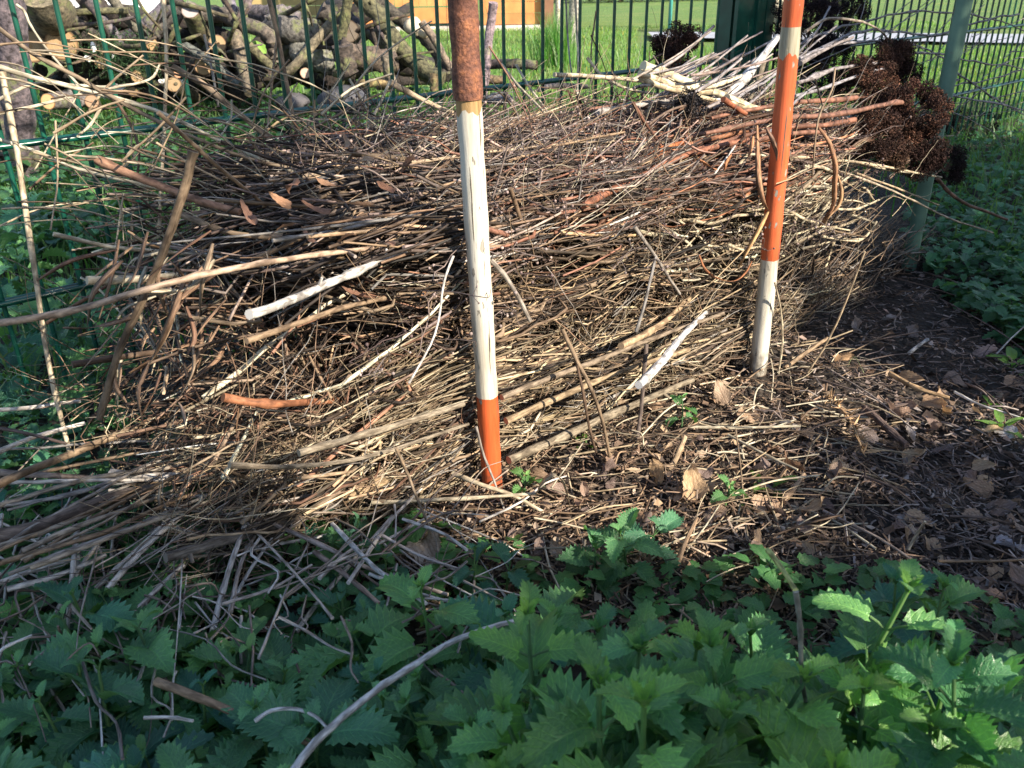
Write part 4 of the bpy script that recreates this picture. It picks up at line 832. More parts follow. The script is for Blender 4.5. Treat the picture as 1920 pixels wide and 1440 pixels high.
for (hx_, hy_, hw, hh) in [(470, 680, 80, 55), (690, 645, 100, 60), (590, 600, 60, 40), (760, 500, 70, 34), (820, 690, 50, 40), (1050, 500, 60, 28), (1180, 450, 50, 26), (1330, 445, 75, 40), (1560, 430, 100, 60), (1640, 390, 90, 90), (1010, 620, 50, 26), (400, 560, 60, 36), (1250, 545, 50, 24)]:
    p_ = PN(hx_, hy_, -.5); a_ = PN(hx_ + hw, hy_, -.5); HOL.append(((p_[:2] - F0) @ D, p_[2], np.linalg.norm(a_ - p_), hh * np.linalg.norm(p_ - CAM) / FPX * 1.15))
def hollow(s, z):
    q = 0
    for (a, b, w1, h1) in HOL: q = np.maximum(q, np.clip(1.25 - np.sqrt(((s - a) / w1) ** 2 + ((z - b) / h1) ** 2), 0, .6) / .6)
    return q * .25
def relief(s, z):
    q = np.sin(s * 17 + z * 9) * np.sin(z * 38 - s * 6 + 1) + .7 * np.sin(s * 41 + 2) * np.sin(z * 71 + s * 13)
    return np.clip(q, -.2, 1.2) * .075
BUN = []
for _ in range(330):
    bL = rnd.uniform(.25, .6); BUN.append((rnd.uniform(-.08 + bL * .5, 1.38 - bL * .45), rnd.uniform(-.54, -.44), rnd.random() ** .9, bL, rnd.gauss(.03, .10), rnd.gauss(-.02, .12), rnd.gauss(0, .05), rnd.gauss(0, .06), rnd.random()))
def heap_stick(front, big=False, place=None):
    L = rnd.uniform(.12, .5); s = rnd.uniform(-.10 + L * .5, 1.42 - L * .4)
    z = rnd.random() ** .85
    if s > 1.15: z *= rnd.uniform(.6, 1)
    if s - L * .5 < .16 and rnd.random() < .35 + .5 * z: s += rnd.uniform(.04, .16 + .25 * z)
    n = rnd.uniform(-.545, -.44) if front else rnd.uniform(-.5, -.04)
    if place: s, n, z = place
    bu = rnd.choice(BUN) if front and rnd.random() < .68 else None
    if bu: s, n, z, L = bu[0] + rnd.gauss(0, .05), bu[1] + rnd.gauss(0, .010), bu[2], bu[3] * rnd.uniform(.6, 1.05)
    tz = top_z(s, n); zz = .015 + z * (tz - .015)
    if bu: zz = max(.008, min(tz, zz + rnd.gauss(0, .0075)))
    if not front and rnd.random() < .55: zz = tz - rnd.uniform(0, .05)
    # hollows in the front face
    if front and .10 < s < .33 and .40 < zz / tz < .60 and rnd.random() < .8: n += .09
    if front and .95 < s < 1.3 and .3 < zz / tz < .62 and rnd.random() < .75: n += .1
    slope = rnd.gauss(.02, .15 if s > .35 else .3); yaw = rnd.gauss(-.02, .2)
    if zz / tz < .5: slope += .05; yaw += -.02
    if rnd.random() < (.30 if s > .35 else .58): slope = rnd.uniform(-1.8, 1.8); L *= rnd.uniform(.2, .45)
    if zz > tz - .05 and rnd.random() < .8: slope = rnd.gauss(0, .06); L = rnd.uniform(.25, .6); s = min(max(s, rnd.uniform(-.06, .22) + L / 2), 1.40 - L * .45)
    if bu: slope = bu[4] + rnd.gauss(0, .05); yaw = bu[5] + rnd.gauss(0, .05)
    k = 9; t = np.linspace(-.5, .5, k); bow = rnd.gauss(0, .06); bow2 = rnd.gauss(0, .08)
    sag = rnd.gauss(0, .03)
    if bu: bow = bu[6] + rnd.gauss(0, .02); bow2 = bu[7] + rnd.gauss(0, .02); sag = 0
    ss = s + t * L; nn = n + yaw * t * L + bow * (t * t - .1) * L * 3; z3 = zz + slope * t * L + (bow2 + sag) * (t * t - .1) * L * 3
    nn = nn + relief(ss, z3) * (1 if front else 0)
    if rnd.random() < .86: nn = np.where(nn < -.33, nn + hollow(ss, z3), nn)
    nn = np.maximum(nn, np.interp(ss, [-.3, .2, .31, .45, .85, 1.2, 1.7], [-.56, -.53, -.508, -.53, -.545, -.5, -.44])); z3 = np.maximum(z3, .004)
    P = np.stack([F0[0] + ss * D[0] + nn * N[0], F0[1] + ss * D[1] + nn * N[1], z3], 1)
    return P, heap_color(s, n, zz, 0), L
mb = MB()
for i in range(8200):
    P, c, L = heap_stick(i % 5 < 3)
    r = abs(rnd.gauss(.0006, .0008)) + .0005
    if c in (RED, ORANGE, RUSTY): r *= 1.5
    P = P + np.cumsum(nr.normal(0, .0026, P.shape), 0)
    kk = np.linspace(1, rnd.uniform(.3, .8), len(P)) * (1 + nr.uniform(-.2, .2, len(P)))
    if rnd.random() < .3:
        q = rnd.randrange(2, 7); dv = (P[q] - P[q - 1]); dv = dv / np.linalg.norm(dv) + nr.normal(0, .5, 3); tube(mb, [P[q], P[q] + dv * .012, P[q] + dv * .03 + nr.normal(0, .004, 3)], [r * .7, r * .5, r * .25], 4, vary(c, .2), caps=False)
    tube(mb, P, r * kk, 5, np.clip(vary(c, .25) * rnd.choice([.22, .4, .65, 1, 1.35, 1.9]), 0, .75), caps=r > .0018)
for i in range(1900):
    s = rnd.uniform(-.14, 1.35); z = rnd.uniform(.0, 1); n = rnd.uniform(-.55, -.48) if i % 3 else rnd.uniform(-.5, -.1); tz = top_z(s, n); z = z * tz if i % 3 else tz + rnd.uniform(-.01, .015)
    n = max(n, -.505) if abs(s - .31) < .05 else n
    if i % 3 and hollow(s, z) > .04 and rnd.random() < .85: continue
    a = rnd.gauss(0, .5) if rnd.random() < .6 else rnd.uniform(0, 3.14); d = np.array([D[0] * math.cos(a), D[1] * math.cos(a), math.sin(a)]) + N.tolist()[0] * 0
    p = SN(s, n, max(z, .006)); L = rnd.uniform(.04, .2); k_ = 7; dd = d.copy(); pts = [p]
    for _ in range(k_): dd = dd + nr.normal(0, .16, 3) * [1, 1, 1]; dd[:2] -= N * (dd[:2] @ N) * .75; dd /= np.linalg.norm(dd); q = pts[-1] + dd * L / k_; q[2] = max(q[2], .004); pts.append(q)
    tube(mb, pts, np.linspace(1, .4, k_ + 1) * rnd.uniform(.00035, .0009), 4, vary(rnd.choice([PALE, STRAW, TAN, BROWN, DARK, (.30, .20, .14), GREY]), .3), caps=False)
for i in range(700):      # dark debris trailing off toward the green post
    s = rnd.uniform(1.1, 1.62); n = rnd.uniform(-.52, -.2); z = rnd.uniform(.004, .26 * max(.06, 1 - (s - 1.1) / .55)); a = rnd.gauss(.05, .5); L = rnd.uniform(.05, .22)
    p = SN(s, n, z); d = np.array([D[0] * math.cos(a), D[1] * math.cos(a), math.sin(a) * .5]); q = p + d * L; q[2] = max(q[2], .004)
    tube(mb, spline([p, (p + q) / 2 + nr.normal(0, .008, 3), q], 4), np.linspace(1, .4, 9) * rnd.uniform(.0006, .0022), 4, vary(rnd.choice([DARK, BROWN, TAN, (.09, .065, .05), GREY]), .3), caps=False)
for i in range(170):      # long shaggy ends over the top and the right end
    s = rnd.uniform(.2, 1.35); n = rnd.uniform(-.5, -.05); p = SN(s, n, top_z(s, n) - .01); L = rnd.uniform(.12, .4); sg = rnd.choice([1, 1, -1]); q = p + np.array([D[0] * sg, D[1] * sg, 0]) * L + np.array([0, 0, rnd.uniform(-.02, .09)])
    tube(mb, spline([p, (p + q) / 2 + nr.normal(0, .012, 3) + [0, 0, .012], q], 5), np.linspace(1, .35, 11) * rnd.uniform(.0007, .0022), 5, vary(rnd.choice([GREY, (.26, .2, .18), RED, TAN, PALE, BROWN]), .25))
tag(mb.build('brushwood', M['stalk']), 'tangled mass of thin dry stalks filling the long brush pile', 'brushwood', kind='stuff')
# leafy straw, crumpled fibres and thin dark stuff inside the heap
mb = MB()
for i in range(8500):
    s = rnd.uniform(-.1, 1.4); n = rnd.uniform(-.53, -.25); z = rnd.uniform(.01, top_z(s, n) * .97)
    if n < -.33: n += float(hollow(s, z))
    p = SN(s, n, z); a = rnd.uniform(-.6, .6) if i % 2 else rnd.uniform(-1.6, 1.6)
    L = rnd.uniform(.012, .05); d = np.array([D[0] * math.cos(a), D[1] * math.cos(a), math.sin(a)]) + nr.normal(0, .25, 3); q = nr.normal(0, .006, 3)
    tube(mb, [p, p + d * L * .5 + q, p + d * L], [.0004, rnd.uniform(.0008, .0022), .0003], 4, vary(heap_color(s, n, z, 0), .4), caps=False, flat=.35)
tag(mb.build('plant_fibres', M['stalk']), 'short crumpled stalk and leaf scraps between the stalks of the pile', 'plant scraps', kind='stuff')
# fine dark seed twigs on the top
mb = MB()
for i in range(380):
    s = rnd.uniform(.18, 1.2); n = rnd.uniform(-.56, -.12); z = top_z(s, n) + rnd.uniform(-.01, .03); p = SN(s, n, z)
    if n < -.5: p[2] -= rnd.uniform(0, .13)
    a = rnd.uniform(0, 6.28); d = np.array([math.cos(a), math.sin(a), rnd.uniform(-.3, .45)]); L = rnd.uniform(.04, .12)
    pts = [p]; 
    for k in range(5): d = d + nr.normal(0, .28, 3); pts.append(pts[-1] + d / np.linalg.norm(d) * L / 5)
    c = vary(rnd.choice([(.07, .05, .05), (.12, .09, .085), (.18, .14, .13)]), .2)
    tube(mb, pts, np.linspace(.0009, .0005, 6), 4, c, caps=False)
    for k in range(1, 6):
        for _ in range(rnd.choice([1, 2, 2])):
            e = nr.normal(0, 1, 3); e /= np.linalg.norm(e); q = pts[k] + e * rnd.uniform(.008, .022); tube(mb, [pts[k], (pts[k] + q) / 2 + nr.normal(0, .002, 3), q], .00042, 3, c, caps=False)
            if rnd.random() < .6:
                rr = rnd.uniform(.0010, .0022); tube(mb, [q - [0, 0, rr], q - [0, 0, rr * .5], q + [0, 0, rr * .5], q + [0, 0, rr]], [rr * .2, rr, rr, rr * .2], 6, c * rnd.uniform(.8, 2.4), caps=False)
tag(mb.build('seed_twigs', M['seed']), 'fine dark twigs with tiny seed heads tangled over the pile top', 'twigs', kind='stuff')
# larger single stalks
def where(P):
    x, y = pj(P.mean(0)); x = float(x); y = float(y)
    col_ = 'left of the white pole' if x < 860 else 'between the two poles' if x < 1430 else 'right of the orange pole'
    row = 'on the top' if y < 300 + (0 if x > 900 else 80) else 'in the middle' if y < 560 else 'at the foot'
    return row + ' of the pile ' + col_
def cname(c):
    return {RED: 'red', ORANGE: 'orange red', RUSTY: 'dark red', PALE: 'cream', STRAW: 'straw yellow', TAN: 'tan', BROWN: 'brown', DARK: 'blackish', GREY: 'grey'}.get(c, 'brownish')
for i in range(118):
    P, c, L = heap_stick(i % 5 != 0)
    P[:, :2] -= N * rnd.uniform(0, .02)
    r = rnd.uniform(.0011, .0026) * (1.35 if L > .3 and rnd.random() < .3 else 1); P = P + np.cumsum(nr.normal(0, .0018, P.shape), 0)
    desc = cname(c) + ' dry stalk lying ' + where(P)
    stick(P, r, vary(c, .2), desc, 'stalk', 'dry stalks ' + where(P), k=2, sides=7)
# pale crooked twigs in the right half of the front
for i in range(30):
    x, y = rnd.uniform(1180, 1600), rnd.uniform(310, 470); n0 = rnd.uniform(-.53, -.47); a = rnd.gauss(-.35, .4); pts = [PN(x, y, n0)]
    for k_ in range(3): a += rnd.choice([-.7, .7, .2, -.2, .5]); L = rnd.uniform(25, 70); x += L * math.cos(a); y += L * math.sin(a) * .7; pts.append(PN(min(x, 1680), min(max(y, 290), 520), n0 + rnd.uniform(-.02, .02)))
    stick(pts, rnd.uniform(.0014, .0030), vary(rnd.choice([PALE, (.50, .44, .32), (.42, .35, .25)]), .15), 'crooked pale twig in the sunlit upper front around the orange pole', 'twig', 'crooked pale twigs around the orange pole', k=2, sides=7, mat='bark', noise=.12)
# fans of fine straw ends: right side low, and lower left centre
mb = MB()
for i in range(520):
    if i % 3 == 0:
        a = PN(rnd.uniform(1330, 1440), rnd.uniform(600, 690), rnd.uniform(-.5, -.42)); b_ = PN(rnd.uniform(1500, 1640), rnd.uniform(525, 650), rnd.uniform(-.55, -.42))
    else:
        q = rnd.random(); a = PZ(rnd.uniform(280, 480), 800 + 110 * q, rnd.uniform(.03, .12)); b_ = PN(rnd.uniform(700, 1000), rnd.uniform(640, 830), rnd.uniform(-.55, -.48))
    m_ = (a + b_) / 2 + nr.normal(0, .008, 3) - [0, 0, .012]
    tube(mb, spline([a, m_, b_], 4), rnd.uniform(.0005, .0013), 4, vary(rnd.choice([PALE, STRAW, STRAW, TAN, (.44, .36, .25)]), .25), caps=False)
tag(mb.build('straw_bundle', M['stalk']), 'fine straw lying in fanned bundles along the foot of the pile', 'straw', kind='stuff')

# ------------------------------------------------------------------ dried flower heads (dark umbels)
def umbel(name, cx, cy, n, rx, ry, count, label, cols=((.09, .035, .025), (.15, .06, .04), (.05, .022, .02)), stem_to=None, dens=1.0):
    count = int(count * 1.35); cx -= 10; cy -= 9; c0 = PN(cx, cy, n) if n <= 0 else PZ(cx, cy, n); dist = np.linalg.norm(c0 - CAM); RX = rx * dist / FPX; RY = ry * dist / FPX; RD = (RX + RY) / 2 * .8
    root = empty(name, c0); tag(root, label, 'flower head')
    hd = MB(); st = MB()
    stem = np.array([D[0] * -.12, D[1] * -.12, -.03]) if stem_to is None else (PN(*stem_to) - c0)
    subs = []
    for _ in range(count):
        d = nr.normal(0, 1, 3); d /= np.linalg.norm(d); f = rnd.uniform(.45, 1) ** .6
        subs.append((d * f * np.array([RX, RD, RY]), rnd.uniform(.010, .018)))
    tube(st, spline([stem, stem * .5 + [0, 0, .008], np.zeros(3)], 4), .0018, 6, (.13, .09, .07))
    for p, r in subs:
        tube(st, [stem * .25, p * .5, p], .0007, 4, (.12, .07, .05), caps=False)
        m_ = int(230 * dens)
        e = nr.normal(0, 1, (m_, 3)); e /= np.linalg.norm(e, axis=1)[:, None]; q = p + e * r * nr.uniform(.6, 1.05, (m_, 1)); base = vary(rnd.choice(cols), .3)
        # each seed star: three tiny crossed spikes
        for ax_ in range(2):
            u = nr.normal(0, 1, (m_, 3)); u /= np.linalg.norm(u, axis=1)[:, None]; v = np.cross(u, e); v /= np.linalg.norm(v, axis=1)[:, None] + 1e-9; sz = nr.uniform(.0012, .0028, (m_, 1))
            V = np.stack([q - u * sz, q + v * sz * .5, q + u * sz, q + e * sz * .8], 1).reshape(-1, 3); b0 = np.arange(m_)[:, None] * 4
            C = np.clip(np.repeat(base * np.array([.28, .34, .36]) * nr.uniform(.2, 3.2, (m_, 1)), 4, axis=0), 0, 1); C[3::4] *= 1.5
            hd.add(V, b0 + np.array([[0, 1, 2, 3]]), None, C)
    o1 = st.build('stem', M['seed'], root); o2 = hd.build('seed_cluster', M['seed'], root, smooth=False)
    return root
umbel('dried_flower_head', 1278, 104, -.14, 38, 46, 34, 'dark dried flower head left of the wide green fence post')
umbel('dried_flower_head', 1520, 55, -.10, 56, 80, 70, 'big dried flower head painted blackish for shade just right of the orange pole top', ((.035, .02, .025), (.06, .03, .032)))  # darker seed colours carry the shade beside the fence post
umbel('dried_flower_head', 1590, 22, -.06, 42, 44, 34, 'dried flower head painted blackish for shade at the top border, right of the biggest one', ((.035, .02, .025), (.06, .03, .032)))
umbel('dried_flower_head', 1560, 130, -.16, 46, 52, 48, 'dried flower head painted dark for shade, under the two blackish ones', ((.035, .02, .025), (.06, .03, .03)))
umbel('dried_flower_head', 1672, 118, -.36, 36, 26, 24, 'reddish brown flower head standing highest of the lit group', ((.16, .065, .04), (.22, .09, .06), (.09, .035, .025)))
umbel('dried_flower_head', 1700, 108, -.34, 13, 12, 8, 'smallest reddish seed head beside the highest lit one', ((.16, .065, .04), (.22, .09, .06)))
umbel('dried_flower_head', 1640, 165, -.40, 52, 38, 36, 'reddish brown flower head behind the cut ends of the red stems', ((.13, .05, .035), (.2, .08, .05), (.07, .03, .02)))
umbel('dried_flower_head', 1705, 152, -.38, 24, 28, 20, 'dull brown flower head left of the green post', ((.1, .045, .035), (.08, .035, .03)))
umbel('dried_flower_head', 1720, 222, -.50, 58, 48, 52, 'largest reddish brown flower head in front of the green post', ((.13, .05, .035), (.2, .08, .05), (.06, .025, .02)))
umbel('dried_flower_head', 1648, 262, -.50, 46, 42, 36, 'brown flower head under the longest red stem', ((.12, .05, .035), (.17, .07, .045), (.06, .025, .02)))
umbel('dried_flower_head', 1738, 298, -.52, 40, 36, 34, 'dark flower head hanging below the largest one', ((.10, .04, .03), (.06, .025, .02)))
umbel('dried_flower_head', 1682, 300, -.51, 24, 18, 16, 'small lit flower head at the tips of the pale canes', ((.2, .1, .06), (.14, .06, .04)))
umbel('dried_flower_head', 1790, 320, -.46, 26, 26, 16, 'flower head painted dark for shade, behind and right of the green post', ((.06, .03, .028),))  # shade put into the seed colour
umbel('dried_flower_head', 1832, 240, .07, 42, 26, 24, 'dark flower head lying on the ground right of the green post', ((.05, .03, .03), (.07, .04, .035)))
umbel('dried_flower_head', 1770, 232, .10, 30, 26, 16, 'half hidden dark flower head right behind the green post', ((.05, .03, .03), (.07, .04, .035)))
umbel('dried_flower_head', 1500, 55, .12, 20, 14, 6, 'little dark seed head in the gap beside the fence post', ((.05, .02, .03),)) if False else None
umbel('thistle_head', 1306, 203, -.44, 15, 12, 7, 'spiky dark seed head on the red stems left of the orange pole', ((.07, .05, .05),), dens=.8)
# grey canes and dead rambler twigs at the upper right
GC = (.30, .27, .28)
for i, (pts, r, lab) in enumerate([
  ([(1500, 90, -.3), (1570, 60, -.25), (1640, 40, -.2), (1720, 28, -.16), (1790, 30, -.12), (1860, 45, -.1), (1940, 70, -.1)], 2.4, 'uppermost grey cane arching over the green post'),
  ([(1480, 130, -.3), (1560, 78, -.26), (1640, 55, -.22), (1700, 62, -.2), (1740, 66, -.2), (1790, 55, -.2), (1840, 38, -.22), (1905, 20, -.25)], 3.0, 'knotty dark cane passing in front of the green post'),
  ([(1510, 60, -.36), (1550, 38, -.36), (1600, 42, -.36), (1632, 50, -.36), (1660, 68, -.35), (1670, 90, -.34)], 2.6, 'pale kinked twig before the big blackish flower head'),
  ([(1500, 110, -.35), (1580, 83, -.33), (1650, 80, -.3), (1710, 88, -.27), (1760, 115, -.24), (1785, 150, -.2)], 2.4, 'cane bending down to the green post below the pale paving'),
  ([(1495, 160, -.4), (1560, 135, -.38), (1640, 125, -.36), (1720, 108, -.3), (1775, 112, -.27)], 3.2, 'thick grey cane running level behind the lit flower heads'),
  ([(1490, 180, -.4), (1580, 150, -.4), (1640, 130, -.38), (1700, 118, -.36)], 3.0, 'grey cane just under the thick level one'),
  ([(1500, 118, -.38), (1560, 85, -.35), (1600, 68, -.33)], 3.6, 'forked blue grey cane right of the orange pole'),
  ([(1798, 110, -.25), (1850, 120, -.2), (1900, 128, -.18), (1960, 140, -.1)], 2.0, 'thin cane to the right border below the rail'),
  ([(1795, 135, -.3), (1840, 165, -.25), (1880, 190, -.2), (1930, 210, -.15)], 2.4, 'cane falling away to the right of the green post'),
  ([(1720, 168, -.4), (1770, 160, -.4), (1798, 150, -.4), (1782, 152, -.4)], 2.2, 'short grey twig end touching the green post'),
  ([(1780, 178, -.4), (1830, 182, -.36), (1890, 195, -.3), (1940, 215, -.25)], 2.2, 'lowest dark cane leaving right of the green post'),
  ([(1790, 160, -.3), (1850, 148, -.2), (1920, 130, -.1)], 1.8, 'thin cane climbing to the right border'),
  ([(1440, 250, -.52), (1470, 215, -.5), (1500, 180, -.48), (1530, 160, -.45)], 2.4, 'bluish cane passing behind the orange pole at the red stems'),
  ([(1340, 200, -.4), (1400, 170, -.38), (1460, 130, -.34), (1530, 60, -.3), (1560, 10, -.26)], 2.6, 'bundle of bluish stems behind the orange pole, upper one'),
  ([(1380, 215, -.42), (1440, 165, -.38), (1500, 110, -.34), (1570, 50, -.3)], 2.4, 'bundle of bluish stems behind the orange pole, lower one'),
  ([(1225, 105, -.3), (1250, 150, -.3), (1262, 200, -.34), (1240, 300, -.5)], 1.2, 'fine dark twig hanging in front of the bright bundle'),
  ([(1320, 118, -.2), (1345, 108, -.2), (1372, 118, -.22), (1390, 124, -.25)], 2.8, 'pale stub in front of the wide fence post'),
]):
    stick([PN(a, b_, d) for a, b_, d in pts], r / 1000, vary(GC if i not in (2, 15, 16) else (.40, .33, .27), .15), lab, 'cane', mat='bark', noise=.09)
for i in range(70):
    x, y = rnd.uniform(1440, 1900), rnd.uniform(60, 240); L = rnd.uniform(50, 220); a = rnd.gauss(-.25, .45) if i % 3 else rnd.uniform(-1.5, 1.5)
    n0 = rnd.uniform(-.3, -.04); ex, ey = x + L * math.cos(a), max(-30, y + L * math.sin(a))
    stick([PN(x, y, n0), PN((x + ex) / 2 + rnd.uniform(-12, 12), (y + ey) / 2 + rnd.uniform(-14, 14), n0 + rnd.uniform(-.04, .02)), PN(ex, ey, min(-.02, n0 + rnd.uniform(-.08, .06)))], rnd.uniform(.0006, .0015), vary(GC, .3),
          'thin leafless grey twig in the dead brush before the right fence panel', 'twig', 'dead twigs at the upper right', mat='bark', sides=5, noise=.1)
# grey bundle lying on the top below the fence post
for i in range(30):
    x, y = rnd.uniform(1180, 1330), rnd.uniform(125, 215)
    y = min(y, 150 + (1330 - x) * .5) if i % 2 else y
    L = rnd.uniform(90, 210); a = rnd.gauss(-.28, .14); n0 = rnd.uniform(-.42, -.2)
    stick([PN(x, y + 10, n0), PN(x + L / 2 * math.cos(a), y + 4 + L / 2 * math.sin(a), n0), PN(x + L * math.cos(a), y + L * math.sin(a) - 14, n0)], rnd.uniform(.0016, .0034), vary(rnd.choice([(.34, .30, .30), (.28, .22, .21), (.46, .40, .36)]), .2),
          'grey violet stem in the bundle on the pile top beneath the wide fence post', 'stalk', 'grey stems beneath the fence post', sides=6)
# loose straw standing and crossing at the upper left, before the fence
for i in range(60):
    x, y = rnd.uniform(10, 820), rnd.uniform(180, 400); a = rnd.choice([rnd.gauss(.6, .25), rnd.gauss(1.7, .3), rnd.gauss(-.7, .25)]); L = rnd.uniform(60, 230); n0 = rnd.uniform(-.35, -.03)
    ex, ey = x + L * math.cos(a), y + L * math.sin(a)
    if y > 430 and x > 500: continue
    stick([PN(x, y, n0), PN((x + ex) / 2 + rnd.uniform(-14, 14), (y + ey) / 2 + rnd.uniform(-14, 14), n0 - .01), PN(ex, min(ey, 470), n0 - .03)], rnd.uniform(.0006, .0017), vary(rnd.choice([PALE, STRAW, TAN, PALE, (.48, .36, .24)]), .2),
          'thin dry straw crossing in front of the left fence panel', 'straw', 'thin straws before the left fence panel', sides=5, noise=.08)
for i in range(48):
    x, y = rnd.uniform(-40, 420), rnd.uniform(60, 430); n0 = rnd.uniform(-.3, -.03); dx = rnd.uniform(140, 480); dy = rnd.uniform(.1, .75) * dx; ex, ey = x + dx, min(y + dy, 470 + rnd.uniform(-60, 20)); up = rnd.uniform(10, 45)
    stick([PN(x, y, n0), PN(x + dx * .33, y + (ey - y) * .33 - up, n0 - .02), PN(x + dx * .66, y + (ey - y) * .66 - up, n0 - .05), PN(ex, ey, max(-.48, n0 - .14))], rnd.uniform(.0006, .0015), vary(rnd.choice([PALE, STRAW, TAN, BROWN, (.40, .33, .24)]), .25),
          'thin arching dry stem reaching from the left over the fence rail to the pile', 'stalk', 'arching stems at the upper left', sides=5, noise=.1, taper=.4)
# bleached straw fallen among the nettles, left; too small to count one by one
mb = MB()
for i in range(300):
    x, y = rnd.uniform(-40, 900), rnd.uniform(930, 1260)
    if y > 1090 and x > 480 and rnd.random() < .6: continue
    a = rnd.choice([rnd.gauss(-.9, .3), rnd.gauss(.55, .2), rnd.gauss(-.35, .2), rnd.gauss(1.5, .3)]); L = rnd.uniform(60, 240); z0 = rnd.uniform(.02, .09)
    A_, B_ = PZ(x, y, z0), PZ(x + L * math.cos(a), y + L * math.sin(a), max(.005, z0 + rnd.uniform(-.03, .03)))
    PP = spline([A_, A_ * .6 + B_ * .4 + nr.normal(0, .004, 3), A_ * .25 + B_ * .75 + nr.normal(0, .004, 3), B_], 3); tube(mb, PP, np.linspace(1, rnd.uniform(.4, .9), 10) * rnd.uniform(.0006, .0016) * (1 + nr.uniform(-.2, .2, 10)), 5, vary(rnd.choice([SILVER, (.36, .33, .30), (.30, .25, .21), (.2, .16, .14)]), .25))
tag(mb.build('fallen_straw', M['stalk']), 'bleached straw scattered over the shaded nettles at the left', 'straw', kind='stuff')
for i in range(16):
    x, y = rnd.uniform(-40, 60), rnd.uniform(830, 1080); ex, ey = rnd.uniform(330, 620), rnd.uniform(790, 900); 
    stick([PZ(x, y, .11), PZ(x * .65 + ex * .35, y * .65 + ey * .35 + rnd.uniform(-12, 12), .115), PZ(x * .3 + ex * .7, y * .3 + ey * .7 + rnd.uniform(-12, 12), .10), PZ(ex, ey, .07)], rnd.uniform(.0014, .0028), vary(rnd.choice([SILVER, GREY, (.30, .25, .20), TAN]), .15), 'long grey stem spilling out of the pile foot over the nettles to the left border', 'stalk', 'long stems spilling out to the left border', sides=7, noise=.09, taper=.7)
for i in range(22):
    x, y = rnd.uniform(-20, 780), rnd.uniform(940, 1150); a = rnd.choice([rnd.gauss(-.95, .25), rnd.gauss(-.3, .15), rnd.gauss(.5, .2), 1.8]); L = rnd.uniform(110, 260); z0 = rnd.uniform(.05, .09)
    A_, B_ = PZ(x, y, z0), PZ(x + L * math.cos(a), y + L * math.sin(a), max(.02, z0 + rnd.uniform(-.04, .02)))
    stick([A_, (A_ + B_) / 2 + nr.normal(0, .004, 3), B_], rnd.uniform(.0015, .0026), vary(rnd.choice([SILVER, SILVER, (.45, .40, .37)]), .15), 'bleached stalk lying over the shaded nettles at the lower left', 'stalk', 'bleached stalks over the nettles', sides=6)

# ------------------------------------------------------------------ litter and dead leaves
litter_poly = [(640, 900), (900, 760), (1250, 690), (1500, 620), (1700, 470), (1990, 560), (1990, 1420), (1850, 1300), (1700, 1250), (860, 1200), (600, 1010)]
reg = img_region(litter_poly, 0)
def hit(f):
    while True:
        p = f()
        if p: return p
mb = MB()
for i in range(19000):
    p = hit(reg); x, y = p; z = gz(x, y) + rnd.uniform(-.001, .013); a = rnd.uniform(0, 6.28); L = rnd.choice([rnd.uniform(.006, .02), rnd.uniform(.01, .045)])
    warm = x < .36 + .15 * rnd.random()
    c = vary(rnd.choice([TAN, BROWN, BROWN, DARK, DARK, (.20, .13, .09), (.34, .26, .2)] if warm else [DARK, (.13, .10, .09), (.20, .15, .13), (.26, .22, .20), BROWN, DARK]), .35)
    d = np.array([math.cos(a), math.sin(a), rnd.gauss(0, .22)]); P0 = np.array([x, y, z]); side = np.array([-d[1], d[0], rnd.gauss(0, .4)])
    if i % 3:
        q = nr.normal(0, .1, 3) * L; tube(mb, [P0, P0 + d * L * .5 + q, P0 + d * L], rnd.uniform(.0004, .0014), 4, c, caps=False, flat=rnd.choice([.4, 1]))
    else:
        L *= .5; w_ = L * rnd.uniform(.12, .35); V = np.array([P0, P0 + d * L * .5 + side * w_, P0 + d * L, P0 + d * L * .5 - side * w_ + [0, 0, rnd.gauss(0, .003)]]); mb.add(V, [[0, 1, 2, 3]], None, c)
tag(mb.build('plant_litter', M['litter'], smooth=False), 'mulch of bark chips, stalk bits and leaf crumbs on the dark soil', 'litter', kind='stuff')
mb = MB(); reg2 = img_region(litter_poly[:3] + [(1560, 640), (1640, 800), (1480, 1080), (860, 1090), (600, 1010)], 0)
for i in range(620):
    p = hit(reg2); a = rnd.gauss(.35, .5) if i % 2 else rnd.uniform(0, 6.28); L = rnd.uniform(.03, .13); P0 = np.array([p[0], p[1], gz(*p) + rnd.uniform(.003, .022)]); d = np.array([math.cos(a), math.sin(a), rnd.gauss(0, .1)])
    tube(mb, spline([P0, P0 + d * L * .5 + nr.normal(0, .004, 3), P0 + d * L], 3), rnd.uniform(.0005, .0015), 5, vary(rnd.choice([TAN, STRAW, PALE, PALE, (.30, .21, .14), BROWN]), .3), caps=False)
tag(mb.build('loose_straw', M['stalk']), 'loose lit straw strewn on the litter in front of the pile', 'straw', kind='stuff')
DL = [(.42, .31, .21), (.36, .25, .17), (.48, .38, .28), (.30, .21, .16)]
def dead_leaf(x, y, L, c, lab, n=None, az=None, group=None, W=None, curl=None, z=None, name='dry_leaf', teeth=8, tilt=None):
    p = PN(x, y, n) if n is not None else PZ(x, y, 0)
    if n is None: p[2] = gz(p[0], p[1]) + (z if z is not None else .012)
    mb = MB(); leaf_mesh(mb, L, W or L * .72, teeth, curl if curl is not None else rnd.uniform(-1.6, 1.4), rnd.uniform(-.3, .6), .05, rot=frame(az if az is not None else rnd.uniform(0, 6.28), tilt if tilt is not None else rnd.uniform(-.15, .32), rnd.uniform(-.8, .8)), color=vary(c, .15), serr=.10, wave=.13, cup=rnd.uniform(-.25, .3))
    o = mb.build(name, M['dryleaf']); o.location = Vector(p); tag(o, lab, 'dry leaf', group)
